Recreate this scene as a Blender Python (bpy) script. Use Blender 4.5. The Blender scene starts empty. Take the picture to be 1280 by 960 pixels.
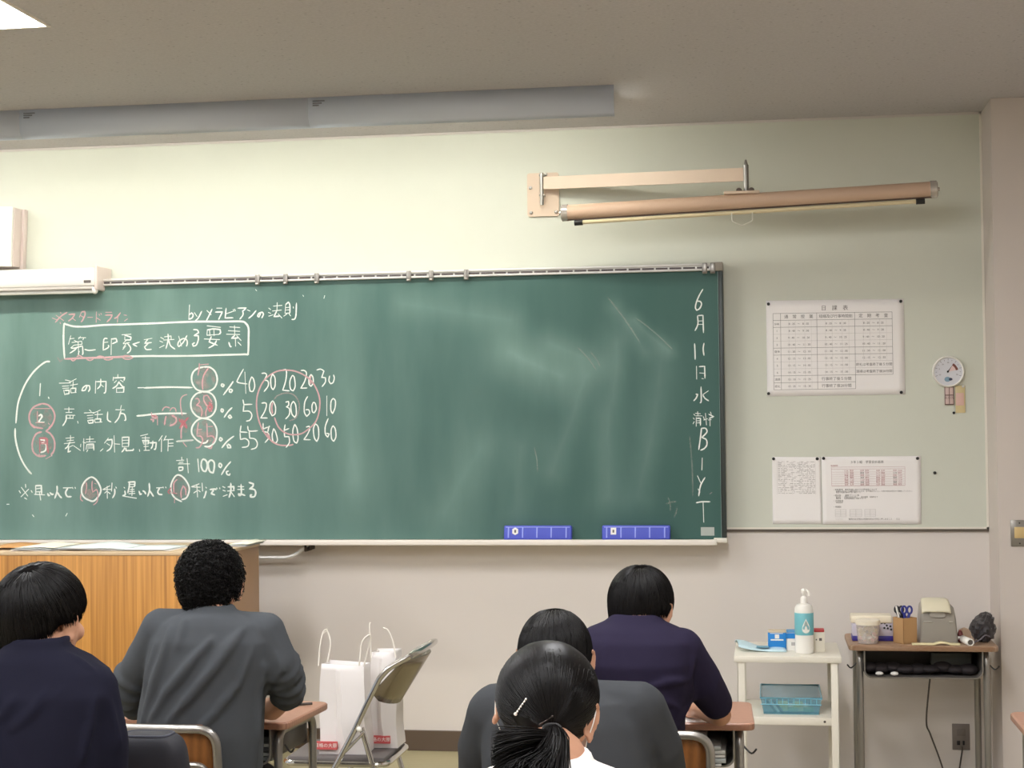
import bpy, bmesh, math, random
import numpy as np
from mathutils import Vector, Matrix, Euler, Quaternion
from mathutils.bvhtree import BVHTree
from mathutils import noise as mnoise

S = bpy.context.scene
COL = S.collection
PI = math.pi
random.seed(7)

# ------------------------------------------------------------------ camera
FPX = 2050.0
YAW, PITCH, ROLL, CD, CE = 0.15310225397386773, 0.028436644471368202, -0.010698088154837554, 7.318663996565641, 1.6259821111186972
CAM = Vector((0, -CD, CE))
_f = Vector((-math.sin(YAW) * math.cos(PITCH), math.cos(YAW) * math.cos(PITCH), math.sin(PITCH)))
_r = Vector((math.cos(YAW), math.sin(YAW), 0))
_u = _r.cross(_f)
CR = _r * math.cos(ROLL) + _u * math.sin(ROLL)
CU = -_r * math.sin(ROLL) + _u * math.cos(ROLL)
CF = _f
cam_data = bpy.data.cameras.new('camera')
cam_data.sensor_fit = 'HORIZONTAL'
cam_data.sensor_width = 36.0
cam_data.lens = FPX / 1280 * 36.0
cam_data.clip_end = 100
cam = bpy.data.objects.new('camera', cam_data)
COL.objects.link(cam)
mw = Matrix.Identity(4)
for i in range(3):
    mw[i][0] = CR[i]; mw[i][1] = CU[i]; mw[i][2] = -CF[i]; mw[i][3] = CAM[i]
cam.matrix_world = mw
S.camera = cam

# ------------------------------------------------------------------ world (daylight outside the left-hand windows) and exposure
W = bpy.data.worlds.new('world'); S.world = W; W.use_nodes = True
bg = W.node_tree.nodes['Background']
bg.inputs[0].default_value = (0.62, 0.78, 1.0, 1)
bg.inputs[1].default_value = 0.7
S.view_settings.view_transform = 'Standard'
S.view_settings.look = 'None'
S.view_settings.gamma = 1.0
S.view_settings.use_curve_mapping = False
S.view_settings.exposure = 0.17
CEIL_LIGHT = 34.0     # emission of the ceiling panels
BOARD_LAMP = 41.0     # emission of the tubes behind the blackboard light hood
HL = 2.987            # ceiling height


def ray(px, py):
    return CF * FPX + CR * (px - 640) - CU * (py - 480)

def at(px, py, Y):
    d = ray(px, py); return CAM + d * ((Y - CAM.y) / d.y)

def onz(px, py, z):
    d = ray(px, py); return CAM + d * ((z - CAM.z) / d.z)

# ------------------------------------------------------------------ materials
MATS = {}
def lin(c):
    return tuple(((v / 255) / 12.92 if v / 255 <= 0.04045 else ((v / 255 + 0.055) / 1.055) ** 2.4) for v in c)

def mat(name, rgb, rough=0.6, metal=0.0, bump=0.0, bscale=200, var=0.0, vscale=8, spec=0.5, coat=0.0, trans=0.0, alpha=1.0, sheen=0.0):
    if name in MATS: return MATS[name]
    m = bpy.data.materials.new(name); m.use_nodes = True
    nt = m.node_tree; p = nt.nodes['Principled BSDF']
    c = (*lin(rgb), 1)
    p.inputs['Base Color'].default_value = c
    p.inputs['Roughness'].default_value = rough
    p.inputs['Metallic'].default_value = metal
    p.inputs['Specular IOR Level'].default_value = spec
    p.inputs['Coat Weight'].default_value = coat
    p.inputs['Transmission Weight'].default_value = trans
    p.inputs['Alpha'].default_value = alpha
    p.inputs['Sheen Weight'].default_value = sheen
    tc = nt.nodes.new('ShaderNodeTexCoord')
    n = nt.nodes.new('ShaderNodeTexNoise'); n.inputs['Scale'].default_value = vscale; n.inputs['Detail'].default_value = 5
    nt.links.new(tc.outputs['Object'], n.inputs['Vector'])
    mx = nt.nodes.new('ShaderNodeMix'); mx.data_type = 'RGBA'; mx.blend_type = 'MULTIPLY'
    mx.inputs[0].default_value = 1.0
    rp = nt.nodes.new('ShaderNodeMapRange'); rp.inputs[3].default_value = 1 - max(var, 0.02); rp.inputs[4].default_value = 1 + max(var, 0.02)
    nt.links.new(n.outputs['Fac'], rp.inputs[0])
    mx.inputs[6].default_value = c
    nt.links.new(rp.outputs[0], mx.inputs[7])
    nt.links.new(mx.outputs[2], p.inputs['Base Color'])
    if bump > 0:
        b = nt.nodes.new('ShaderNodeBump'); b.inputs['Strength'].default_value = bump; b.inputs['Distance'].default_value = 0.002
        n2 = nt.nodes.new('ShaderNodeTexNoise'); n2.inputs['Scale'].default_value = bscale; n2.inputs['Detail'].default_value = 3
        nt.links.new(tc.outputs['Object'], n2.inputs['Vector'])
        nt.links.new(n2.outputs['Fac'], b.inputs['Height']); nt.links.new(b.outputs[0], p.inputs['Normal'])
    MATS[name] = m
    return m

def emit(name, rgb, strength):
    m = bpy.data.materials.new(name); m.use_nodes = True; nt = m.node_tree
    p = nt.nodes['Principled BSDF']
    p.inputs['Base Color'].default_value = (0.8, 0.8, 0.8, 1)
    p.inputs['Emission Color'].default_value = (*rgb, 1); p.inputs['Emission Strength'].default_value = strength
    MATS[name] = m
    return m

def wood(name, c1, c2, scale=(1, 1, 1), wscale=6, rough=0.4, dist=6, axis='X', fine=60):
    m = bpy.data.materials.new(name); m.use_nodes = True; nt = m.node_tree; p = nt.nodes['Principled BSDF']
    tc = nt.nodes.new('ShaderNodeTexCoord'); mp = nt.nodes.new('ShaderNodeMapping'); mp.inputs['Scale'].default_value = scale
    w = nt.nodes.new('ShaderNodeTexWave'); w.wave_type = 'BANDS'; w.bands_direction = axis
    w.inputs['Scale'].default_value = wscale; w.inputs['Distortion'].default_value = dist; w.inputs['Detail'].default_value = 4; w.inputs['Detail Scale'].default_value = 0.6
    n = nt.nodes.new('ShaderNodeTexNoise'); n.inputs['Scale'].default_value = fine; n.inputs['Detail'].default_value = 4
    ad = nt.nodes.new('ShaderNodeMath'); ad.operation = 'ADD'
    ml = nt.nodes.new('ShaderNodeMath'); ml.operation = 'MULTIPLY'; ml.inputs[1].default_value = 0.55
    cr = nt.nodes.new('ShaderNodeValToRGB')
    cr.color_ramp.elements[0].color = (*lin(c1), 1); cr.color_ramp.elements[1].color = (*lin(c2), 1)
    cr.color_ramp.elements[0].position = 0.15; cr.color_ramp.elements[1].position = 0.95
    nt.links.new(tc.outputs['Object'], mp.inputs[0]); nt.links.new(mp.outputs[0], w.inputs['Vector']); nt.links.new(mp.outputs[0], n.inputs['Vector'])
    nt.links.new(w.outputs['Fac'], ml.inputs[0]); nt.links.new(ml.outputs[0], ad.inputs[0])
    m2 = nt.nodes.new('ShaderNodeMath'); m2.operation = 'MULTIPLY'; m2.inputs[1].default_value = 0.6
    nt.links.new(n.outputs['Fac'], m2.inputs[0]); nt.links.new(m2.outputs[0], ad.inputs[1])
    nt.links.new(ad.outputs[0], cr.inputs[0]); nt.links.new(cr.outputs[0], p.inputs['Base Color'])
    p.inputs['Roughness'].default_value = rough
    MATS[name] = m
    return m

def grain(name, c1, c2, rough=.42):
    """vertical fine wood grain from two stretched noises"""
    m = bpy.data.materials.new(name); m.use_nodes = True; nt = m.node_tree; p = nt.nodes['Principled BSDF']
    tc = nt.nodes.new('ShaderNodeTexCoord'); fs = []
    for sc, ns, d in (((1, 1, .012), 150, 2), ((1, 1, .02), 55, 2), ((1, 1, .10), 3, 2)):
        mp = nt.nodes.new('ShaderNodeMapping'); mp.inputs['Scale'].default_value = sc; n = nt.nodes.new('ShaderNodeTexNoise'); n.inputs['Scale'].default_value = ns; n.inputs['Detail'].default_value = d; n.inputs['Distortion'].default_value = .25
        nt.links.new(tc.outputs['Object'], mp.inputs[0]); nt.links.new(mp.outputs[0], n.inputs['Vector']); fs.append(n.outputs['Fac'])
    a = nt.nodes.new('ShaderNodeMath'); a.operation = 'ADD'; b = nt.nodes.new('ShaderNodeMath'); b.operation = 'ADD'
    nt.links.new(fs[0], a.inputs[0]); nt.links.new(fs[1], a.inputs[1]); nt.links.new(a.outputs[0], b.inputs[0]); nt.links.new(fs[2], b.inputs[1])
    r = nt.nodes.new('ShaderNodeMapRange'); r.inputs[1].default_value = 1.05; r.inputs[2].default_value = 1.85; nt.links.new(b.outputs[0], r.inputs[0])
    mx = nt.nodes.new('ShaderNodeMix'); mx.data_type = 'RGBA'; mx.inputs[6].default_value = (*lin(c1), 1); mx.inputs[7].default_value = (*lin(c2), 1)
    nt.links.new(r.outputs[0], mx.inputs[0]); nt.links.new(mx.outputs[2], p.inputs['Base Color']); p.inputs['Roughness'].default_value = rough
    MATS[name] = m; return m

# ------------------------------------------------------------------ object helpers
def wloc(o):
    v = Vector((0, 0, 0))
    while o is not None:
        v += o.location; o = o.parent
    return v

def tag(o, label=None, cat=None, group=None, kind=None):
    if label: o['label'] = label
    if cat: o['category'] = cat
    if group: o['group'] = group
    if kind: o['kind'] = kind
    return o

def thing(name, label, cat, loc=(0, 0, 0), group=None, rotz=0):
    o = bpy.data.objects.new(name, None); COL.objects.link(o)
    o.location = loc; o.rotation_euler = (0, 0, rotz); o.empty_display_size = 0.05
    return tag(o, label, cat, group)

def copy_tree(o, parent=None):
    c = o.copy(); COL.objects.link(c); c.parent = parent
    for ch in list(o.children): copy_tree(ch, c)
    return c

class MB:
    """collects shapes in world coordinates, builds one mesh object"""
    def __init__(s): s.v = []; s.f = []
    def add(s, vs, fs):
        o = len(s.v); s.v += [tuple(v) for v in vs]; s.f += [tuple(i + o for i in f) for f in fs]; return s
    def box(s, x0, x1, y0, y1, z0, z1, bev=0.0, seg=2, m=None):
        bm = bmesh.new(); bmesh.ops.create_cube(bm, size=1)
        for v in bm.verts: v.co = Vector(((v.co.x + .5) * (x1 - x0) + x0, (v.co.y + .5) * (y1 - y0) + y0, (v.co.z + .5) * (z1 - z0) + z0))
        if bev > 0:
            bev = min(bev, abs(x1 - x0) * .49, abs(y1 - y0) * .49, abs(z1 - z0) * .49)
            bmesh.ops.bevel(bm, geom=bm.edges[:], offset=bev, segments=seg, affect='EDGES', profile=0.5)
        bm.verts.ensure_lookup_table(); bm.verts.index_update()
        vs = [v.co.copy() for v in bm.verts]
        if m is not None: vs = [m @ v for v in vs]
        s.add(vs, [[v.index for v in f.verts] for f in bm.faces]); bm.free(); return s
    def prism(s, poly, y0, y1, m=None):
        """poly in (x,z), extruded along y"""
        n = len(poly); vs = [Vector((p[0], y0, p[1])) for p in poly] + [Vector((p[0], y1, p[1])) for p in poly]
        if m is not None: vs = [m @ v for v in vs]
        fs = [list(range(n)), list(range(2 * n - 1, n - 1, -1))] + [[i, i + n, (i + 1) % n + n, (i + 1) % n] for i in range(n)]
        return s.add(vs, fs)
    def tube(s, pts, r, n=10, closed=False, cap=True, flat=None):
        pts = [Vector(p) for p in pts]; N = len(pts)
        rs = r if isinstance(r, (list, tuple)) else [r] * N
        vs = []; prev = None
        for i, p in enumerate(pts):
            if closed: t = pts[(i + 1) % N] - pts[i - 1]
            else: t = pts[min(i + 1, N - 1)] - pts[max(i - 1, 0)]
            if t.length < 1e-9: t = Vector((0, 0, 1))
            t.normalize()
            if prev is None:
                a = Vector((0, 0, 1)) if abs(t.z) < .9 else Vector((0, 1, 0))
                u = a.cross(t).normalized()
            else:
                u = (prev - t * prev.dot(t)); u = u.normalized() if u.length > 1e-6 else t.orthogonal().normalized()
            prev = u; w = t.cross(u)
            for k in range(n):
                a = 2 * PI * k / n
                vs.append(p + (u * math.cos(a) + w * math.sin(a) * (flat or 1)) * rs[i])
        fs = []
        M = N if closed else N - 1
        for i in range(M):
            for k in range(n):
                a = i * n + k; b = i * n + (k + 1) % n; j = (i + 1) % N
                fs.append((a, b, j * n + (k + 1) % n, j * n + k))
        if cap and not closed:
            fs.append(tuple(range(n - 1, -1, -1))); fs.append(tuple((N - 1) * n + k for k in range(n)))
        return s.add(vs, fs)
    def lathe(s, prof, c, n=24, axis='z', m=None):
        """prof: list of (radius, height)"""
        vs = []
        for r, h in prof:
            for k in range(n):
                a = 2 * PI * k / n
                if axis == 'z': v = Vector((r * math.cos(a), r * math.sin(a), h))
                elif axis == 'y': v = Vector((r * math.cos(a), h, r * math.sin(a)))
                else: v = Vector((h, r * math.cos(a), r * math.sin(a)))
                if m is not None: v = m @ v
                vs.append(v + Vector(c))
        fs = []
        for i in range(len(prof) - 1):
            for k in range(n):
                fs.append((i * n + k, i * n + (k + 1) % n, (i + 1) * n + (k + 1) % n, (i + 1) * n + k))
        if prof[0][0] > 1e-6: fs.append(tuple(range(n - 1, -1, -1)))
        if prof[-1][0] > 1e-6: fs.append(tuple((len(prof) - 1) * n + k for k in range(n)))
        return s.add(vs, fs)
    def grid(s, nu, nv, fn):
        vs = [fn(i / (nu - 1), j / (nv - 1)) for j in range(nv) for i in range(nu)]
        fs = [(j * nu + i, j * nu + i + 1, (j + 1) * nu + i + 1, (j + 1) * nu + i) for j in range(nv - 1) for i in range(nu - 1)]
        return s.add(vs, fs)
    def ell(s, c, r, rot=None, nu=20, nv=12):
        vs = []
        for j in range(nv + 1):
            th = PI * j / nv
            for i in range(nu):
                a = 2 * PI * i / nu
                v = Vector((r[0] * math.sin(th) * math.cos(a), r[1] * math.sin(th) * math.sin(a), r[2] * math.cos(th)))
                if rot is not None: v = rot @ v
                vs.append(v + Vector(c))
        fs = [(j * nu + i, (j + 1) * nu + i, (j + 1) * nu + (i + 1) % nu, j * nu + (i + 1) % nu) for j in range(nv) for i in range(nu)]
        return s.add(vs, fs)
    def build(s, name, m, parent=None, smooth=True, thick=0.0, local=False):
        me = bpy.data.meshes.new(name)
        off = Vector((0, 0, 0)) if (parent is None or local) else wloc(parent)
        me.from_pydata([(v[0] - off.x, v[1] - off.y, v[2] - off.z) for v in s.v], [], s.f)
        me.validate(clean_customdata=False)
        bm = bmesh.new(); bm.from_mesh(me)
        bmesh.ops.remove_doubles(bm, verts=bm.verts, dist=1e-6)
        bmesh.ops.recalc_face_normals(bm, faces=bm.faces)
        bm.to_mesh(me); bm.free()
        o = bpy.data.objects.new(name, me); COL.objects.link(o)
        if parent is not None: o.parent = parent
        me.materials.append(m)
        if smooth: shade(me)
        if thick:
            md = o.modifiers.new('solidify', 'SOLIDIFY'); md.thickness = thick; md.offset = 0
        return o

def shade(me, ang=35):
    me.shade_smooth()
    bm = bmesh.new(); bm.from_mesh(me); c = math.radians(ang)
    for e in bm.edges:
        e.smooth = not (len(e.link_faces) == 2 and e.calc_face_angle(0) > c)
    bm.to_mesh(me); bm.free()

def smoothline(pts, k=6):
    P = [Vector(p) for p in pts]; out = []
    for i in range(len(P) - 1):
        p0 = P[max(i - 1, 0)]; p1 = P[i]; p2 = P[i + 1]; p3 = P[min(i + 2, len(P) - 1)]
        for j in range(k):
            t = j / k
            out.append(0.5 * ((2 * p1) + (p2 - p0) * t + (2 * p0 - 5 * p1 + 4 * p2 - p3) * t * t + (3 * p1 - p0 - 3 * p2 + p3) * t ** 3))
    out.append(P[-1]); return out

def roundline(pts, r, k=5):
    """polyline with rounded corners"""
    P = [Vector(p) for p in pts]; out = [P[0]]
    for i in range(1, len(P) - 1):
        a = (P[i - 1] - P[i]); b = (P[i + 1] - P[i]); rr = min(r, a.length * .49, b.length * .49)
        a.normalize(); b.normalize(); A = P[i] + a * rr; B = P[i] + b * rr
        for j in range(k + 1):
            t = j / k; out.append(A * (1 - t) ** 2 + P[i] * 2 * t * (1 - t) + B * t * t)
    out.append(P[-1]); return out

def rrect(x0, x1, z0, z1, r, k=4):
    out = []
    for cx, cz, a0 in ((x1 - r, z1 - r, 0), (x0 + r, z1 - r, 90), (x0 + r, z0 + r, 180), (x1 - r, z0 + r, 270)):
        for j in range(k + 1):
            a = math.radians(a0 + 90 * j / k); out.append((cx + r * math.cos(a), cz + r * math.sin(a)))
    return out

_dg = None
def text_geo(body, size, align='CENTER'):
    c = bpy.data.curves.new('t', 'FONT'); c.body = body; c.size = size; c.align_x = align; c.align_y = 'CENTER'; c.resolution_u = 2
    o = bpy.data.objects.new('t', c); COL.objects.link(o)
    bpy.context.view_layer.update()
    me = bpy.data.meshes.new_from_object(o.evaluated_get(bpy.context.evaluated_depsgraph_get()))
    vs = [v.co.copy() for v in me.vertices]; fs = [tuple(p.vertices) for p in me.polygons]
    bpy.data.objects.remove(o); bpy.data.curves.remove(c); bpy.data.meshes.remove(me)
    return vs, fs

def text_on(mb, body, size, origin, ux, uz, align='CENTER', xs=1.0):
    vs, fs = text_geo(body, size, align)
    mb.add([Vector(origin) + Vector(ux) * v.x * xs + Vector(uz) * v.y for v in vs], fs)

# ------------------------------------------------------------------ shared materials
M = {}
M['pin'] = mat('pin_board_cloth', (209, 211, 198), 0.75, bump=0.12, bscale=500, var=0.015)
M['wall'] = mat('beige_wall_paint', (222, 214, 207), 0.75, bump=0.08, bscale=250, var=0.02, vscale=2)
M['trimw'] = mat('trim_white', (232, 226, 214), 0.5)
M['steel'] = mat('grey_steel_tube', (150, 146, 140), 0.32, metal=0.75, var=0.03)
M['chrome'] = mat('chrome', (205, 203, 200), 0.16, metal=1.0)
M['alu'] = mat('aluminium_rail', (214, 212, 208), 0.4, metal=0.4)
M['black'] = mat('black_plastic', (22, 20, 20), 0.5)
M['white'] = mat('white_plastic', (236, 233, 226), 0.4)
M['ivory'] = mat('ivory_paint', (228, 222, 208), 0.45, var=0.02)
M['paper'] = mat('paper_white', (242, 238, 236), 0.8)
M['print'] = mat('print_grey', (105, 98, 96), 0.9)
M['printl'] = mat('print_light_grey', (182, 176, 173), 0.9)
M['printr'] = mat('print_red', (176, 110, 116), 0.9)
M['skin'] = mat('skin', (196, 146, 118), 0.55, bump=0.1, bscale=300, var=0.04, vscale=20)
M['hair'] = mat('black_hair', (10, 7, 7), 0.45, spec=0.22)
M['dwood'] = wood('desk_top_wood', (146, 100, 80), (182, 140, 118), scale=(1, 9, 9), wscale=3, axis='Y', rough=0.38)
M['cwood'] = wood('chair_plywood', (112, 68, 30), (142, 90, 44), scale=(4, 4, 1), wscale=3, axis='X', rough=0.4)
# ================================================================== ROOM SHELL
X0, X1, Y0 = -7.0, 1.78, -10.5
def struct(name, mb, m, parent=None, smooth=False):
    o = mb.build(name, m, parent, smooth=smooth)
    if parent is None: o['kind'] = 'structure'
    return o

# floor: wood-look vinyl
fm = mat('floor_vinyl', (160, 150, 120), 0.45, bump=.05, bscale=120, var=.06, vscale=25)
struct('floor', MB().box(X0 - .1, X1 + .1, Y0 - .1, .1, -.1, 0), fm)
# ceiling: fissured mineral board
cm = bpy.data.materials.new('ceiling_board'); cm.use_nodes = True; nt = cm.node_tree; p = nt.nodes['Principled BSDF']
tc = nt.nodes.new('ShaderNodeTexCoord')
vo = nt.nodes.new('ShaderNodeTexVoronoi'); vo.inputs['Scale'].default_value = 26; vo.inputs['Randomness'].default_value = 1
nz = nt.nodes.new('ShaderNodeTexNoise'); nz.inputs['Scale'].default_value = 90; nz.inputs['Detail'].default_value = 4
lt = nt.nodes.new('ShaderNodeMapRange'); lt.inputs[1].default_value = 0.06; lt.inputs[2].default_value = 0.17; lt.inputs[3].default_value = 0.72; lt.inputs[4].default_value = 1.0
m2 = nt.nodes.new('ShaderNodeMapRange'); m2.inputs[1].default_value = .3; m2.inputs[2].default_value = .7; m2.inputs[3].default_value = 0.93; m2.inputs[4].default_value = 1.05
mm = nt.nodes.new('ShaderNodeMath'); mm.operation = 'MULTIPLY'
mx = nt.nodes.new('ShaderNodeMix'); mx.data_type = 'RGBA'; mx.blend_type = 'MULTIPLY'; mx.inputs[0].default_value = 1; mx.inputs[6].default_value = (*lin((188, 184, 185)), 1)
nt.links.new(tc.outputs['Object'], vo.inputs['Vector']); nt.links.new(tc.outputs['Object'], nz.inputs['Vector'])
nt.links.new(vo.outputs['Distance'], lt.inputs[0]); nt.links.new(nz.outputs['Fac'], m2.inputs[0])
nt.links.new(lt.outputs[0], mm.inputs[0]); nt.links.new(m2.outputs[0], mm.inputs[1]); nt.links.new(mm.outputs[0], mx.inputs[7]); nt.links.new(mx.outputs[2], p.inputs['Base Color'])
p.inputs['Roughness'].default_value = 0.85
struct('ceiling', MB().box(X0 - .1, X1 + .1, Y0 - .1, .1, HL, HL + .12), cm)
struct('wall_front', MB().box(X0 - .1, X1 + .1, 0, .12, 0, HL), M['wall'])
struct('wall_back', MB().box(X0 - .1, X1 + .1, Y0 - .12, Y0, 0, HL), M['wall'])
struct('wall_right', MB().box(X1, X1 + .12, Y0, 0, 0, HL), M['wall'])
# left wall with a band of window openings
wl = MB().box(X0 - .12, X0, Y0, 0, 0, .9).box(X0 - .12, X0, Y0, 0, 2.6, HL)
for a, b in ((-10.5, -9.4), (-6.6, -6.0), (-3.2, -2.4), (-.8, 0)): wl.box(X0 - .12, X0, a, b, .9, 2.6)
struct('wall_left', wl, M['wall'])
for i, (a, b) in enumerate(((-9.4, -6.6), (-6.0, -3.2), (-2.4, -.8))):
    w = MB()
    for y in (a + .02, (a + b) / 2, b - .02): w.box(X0 - .08, X0 - .03, y - .025, y + .025, .9, 2.6)
    w.box(X0 - .08, X0 - .03, a, b, .9, .95).box(X0 - .08, X0 - .03, a, b, 2.55, 2.6)
    struct('window_%d' % (i + 1), w, M['alu'])
# pillar on the right
struct('wall_pillar', MB().box(.945, X1 + .01, -.304, .01, 0, HL - .001), mat('pillar_paint', (208, 198, 190), 0.75, bump=0.08, bscale=250))
# upper pin-board cladding and its metal edge
struct('wall_cladding', MB().box(X0, .944, -.008, .001, 1.185, HL), M['pin'])
struct('trim_1', MB().box(X0, .944, -.014, .001, 1.181, 1.189).box(.935, .9445, -.014, .001, 1.181, HL), M['trimw'])
struct('trim_2', MB().box(X0, .944, -.0105, .001, 1.170, 1.181), mat('trim_dark_groove', (96, 86, 76), 0.7))
struct('trim_3', MB().box(X0, .944, -.014, .001, HL - .010, HL), mat('ceiling_edge', (206, 200, 194), .6))
# teacher's platform in front of the board + skirting
pm = wood('platform_boards', (160, 151, 118), (172, 162, 128), scale=(1, 6, 1), wscale=2, axis='Y', rough=0.5, dist=2)
PZ = 0.184
struct('floor_platform', MB().box(-4.6, -.45, -1.25, 0, 0, PZ, .006), pm)
struct('trim_4', MB().box(-4.62, -.44, -1.262, -1.238, PZ - .035, PZ + .004, .004), mat('platform_nosing', (90, 76, 60), .5))
skirt = mat('dark_skirting', (92, 76, 62), 0.5, var=.03)
struct('baseboard_front', MB().box(X0, -.45, -.014, 0, PZ, .275, .002), skirt)
struct('baseboard_right', MB().box(-.45, .945, -.014, 0, 0, .09, .002).box(.945 - .012, .945, -.3, 0, 0, .09).box(.945, X1, -.316, -.304, 0, .09), skirt)

# ------------------------------------------------------------------ ceiling lights (recessed panels) - real lamps
panel_em = emit('ceiling_panel_diffuser', (0.98, 0.985, 1.0), CEIL_LIGHT)
def panel(xc, yf, label):
    w, l = .32, 1.25
    xr = xc + w / 2
    t = thing('ceiling_light', label, 'ceiling light', (xc, yf - l / 2, HL), 'recessed ceiling light panels')
    MB().box(xr - w, xr, yf - l, yf, HL - .004, HL - .001).build('diffuser', panel_em, t, smooth=False)
    f = MB()
    f.box(xr - w - .012, xr - w, yf - l - .012, yf + .012, HL - .007, HL - .001).box(xr, xr + .012, yf - l - .012, yf + .012, HL - .007, HL - .001)
    f.box(xr - w, xr, yf - l - .012, yf - l, HL - .007, HL - .001).box(xr - w, xr, yf, yf + .012, HL - .007, HL - .001)
    f.build('frame', M['trimw'], t, smooth=False)
for yf, row in ((-2.22, 'nearest the blackboard'), (-4.7, 'in the middle of the room'), (-7.2, 'at the back of the room')):
    for xc, colm in ((-.24, 'over the right-hand students'), (-2.495, 'over the left-hand students'), (-4.75, 'by the windows')):
        panel(xc, yf - (.05 if xc == -.24 else 0), 'long white recessed ceiling light %s, %s' % (colm, row))

# ------------------------------------------------------------------ blackboard light: hood panels in front of tubes
t = thing('board_light', 'long grey hood of the blackboard light running along the ceiling', 'light', (-2.44, -.89, HL))
hood = mat('hood_grey', (200, 207, 218), 0.6)
for i in range(4):
    xr = -.573 - 1.245 * i; xl = xr - 1.2445
    m = MB()
    prof = [(-.893, HL), (-.893, HL - .062), (-.889, HL - .086), (-.876, HL - .106), (-.858, HL - .118)]
    m.grid(2, len(prof), lambda u, v: Vector((xl + (xr - xl) * u, prof[round(v * (len(prof) - 1))][0], prof[round(v * (len(prof) - 1))][1])))
    m.build('hood_panel', hood, t, thick=.0025)
for i in (1, 2):
    tl = MB()
    xs = -.573 - 1.245 * i + .02
    for k in range(3): tl.box(xs + .0, xs + .05 - k * .012, -.8962, -.8945, HL - .018 - k * .009, HL - .013 - k * .009)
    o = tl.build('warning_label', mat('label_grey', (130, 132, 138), .6), t, smooth=False); o['kind'] = 'stuff'
MB().box(-5.55, -.60, -.815, -.605, HL - .0305, HL - .001, .004).build('lamp_housing', M['white'], t)
tube_em = emit('board_light_diffuser', (1.0, 0.985, 0.89), BOARD_LAMP)
for i in range(4):
    xr = -.62 - 1.245 * i
    MB().box(xr - 1.19, xr, -.735, -.685, HL - .050, HL - .0305, .006).build('diffuser', tube_em, t)

# ================================================================== BLACKBOARD
BY_ = -.092
BX0, BX1 = -3.83, at(903.5, 345, BY_).x
BZT, BZB = at(640, 341.6, BY_).z, at(640, 674.0, BY_).z
BY = -.092
bt = thing('blackboard', 'long green blackboard covered with white and pink chalk writing on the front wall', 'blackboard', ((BX0 + BX1) / 2, 0, BZB))
bm_ = bpy.data.materials.new('blackboard_green'); bm_.use_nodes = True; nt = bm_.node_tree; p = nt.nodes['Principled BSDF']
p.inputs['Roughness'].default_value = 0.55; p.inputs['Specular IOR Level'].default_value = 0.35
geo = nt.nodes.new('ShaderNodeNewGeometry')
def nmath(op, a, b=None, clamp=False):
    n = nt.nodes.new('ShaderNodeMath'); n.operation = op; n.use_clamp = clamp
    for i, v in enumerate((a, b)):
        if v is None: continue
        if isinstance(v, (int, float)): n.inputs[i].default_value = v
        else: nt.links.new(v, n.inputs[i])
    return n.outputs[0]
sep = nt.nodes.new('ShaderNodeSeparateXYZ'); nt.links.new(geo.outputs['Position'], sep.inputs[0])
nz = nt.nodes.new('ShaderNodeTexNoise'); nz.inputs['Scale'].default_value = 3.0; nz.inputs['Detail'].default_value = 6; nt.links.new(geo.outputs['Position'], nz.inputs['Vector'])
mp = nt.nodes.new('ShaderNodeMapping'); mp.inputs['Scale'].default_value = (1, 1, .22); mp.inputs['Rotation'].default_value = (0, .12, 0); nt.links.new(geo.outputs['Position'], mp.inputs[0])
ns = nt.nodes.new('ShaderNodeTexNoise'); ns.inputs['Scale'].default_value = 7; ns.inputs['Detail'].default_value = 4; nt.links.new(mp.outputs[0], ns.inputs['Vector'])
wob = nmath('MULTIPLY', nmath('SUBTRACT', nz.outputs['Fac'], .5), .10)
def smear(p0, p1, w, amt, Y=BY):
    """soft eraser stroke between two points of the board (dust)"""
    a = at(*p0, Y); b = at(*p1, Y)
    dx, dz = b.x - a.x, b.z - a.z; L2 = dx * dx + dz * dz
    px = nmath('SUBTRACT', nmath('ADD', sep.outputs[0], wob), a.x); pz = nmath('SUBTRACT', sep.outputs[2], a.z)
    tt = nmath('DIVIDE', nmath('ADD', nmath('MULTIPLY', px, dx), nmath('MULTIPLY', pz, dz)), L2, clamp=True)
    ex = nmath('SUBTRACT', px, nmath('MULTIPLY', tt, dx)); ez = nmath('SUBTRACT', pz, nmath('MULTIPLY', tt, dz))
    d = nmath('SQRT', nmath('ADD', nmath('MULTIPLY', ex, ex), nmath('MULTIPLY', ez, ez)))
    g = nmath('SUBTRACT', 1.0, nmath('DIVIDE', d, w), clamp=True)
    return nmath('MULTIPLY', nmath('MULTIPLY', g, g), amt * 1.35)
acc = None
for s_ in (((640, 440), (700, 470), .22, .55), ((690, 430), (745, 455), .14, .3), ((730, 470), (690, 590), .13, .25), ((770, 430), (760, 620), .17, .30), ((830, 440), (800, 620), .16, .28),
           ((770, 385), (810, 440), .09, .25), ((795, 400), (838, 438), .07, .35), ((600, 560), (560, 640), .2, .25), ((650, 560), (640, 640), .18, .2), ((420, 380), (440, 600), .25, .22), ((30, 400), (60, 640), .4, .15), ((200, 420), (300, 600), .5, .18),
           ((500, 380), (640, 400), .14, .25)):
    g = smear(*s_); acc = g if acc is None else nmath('ADD', acc, g)
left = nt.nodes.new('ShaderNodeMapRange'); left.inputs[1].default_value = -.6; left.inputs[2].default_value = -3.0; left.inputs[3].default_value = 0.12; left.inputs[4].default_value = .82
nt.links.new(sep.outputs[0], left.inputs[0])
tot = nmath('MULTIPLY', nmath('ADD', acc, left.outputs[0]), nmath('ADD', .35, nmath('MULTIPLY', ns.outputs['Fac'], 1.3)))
fac = nmath('MULTIPLY', tot, .30, clamp=True)
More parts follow.
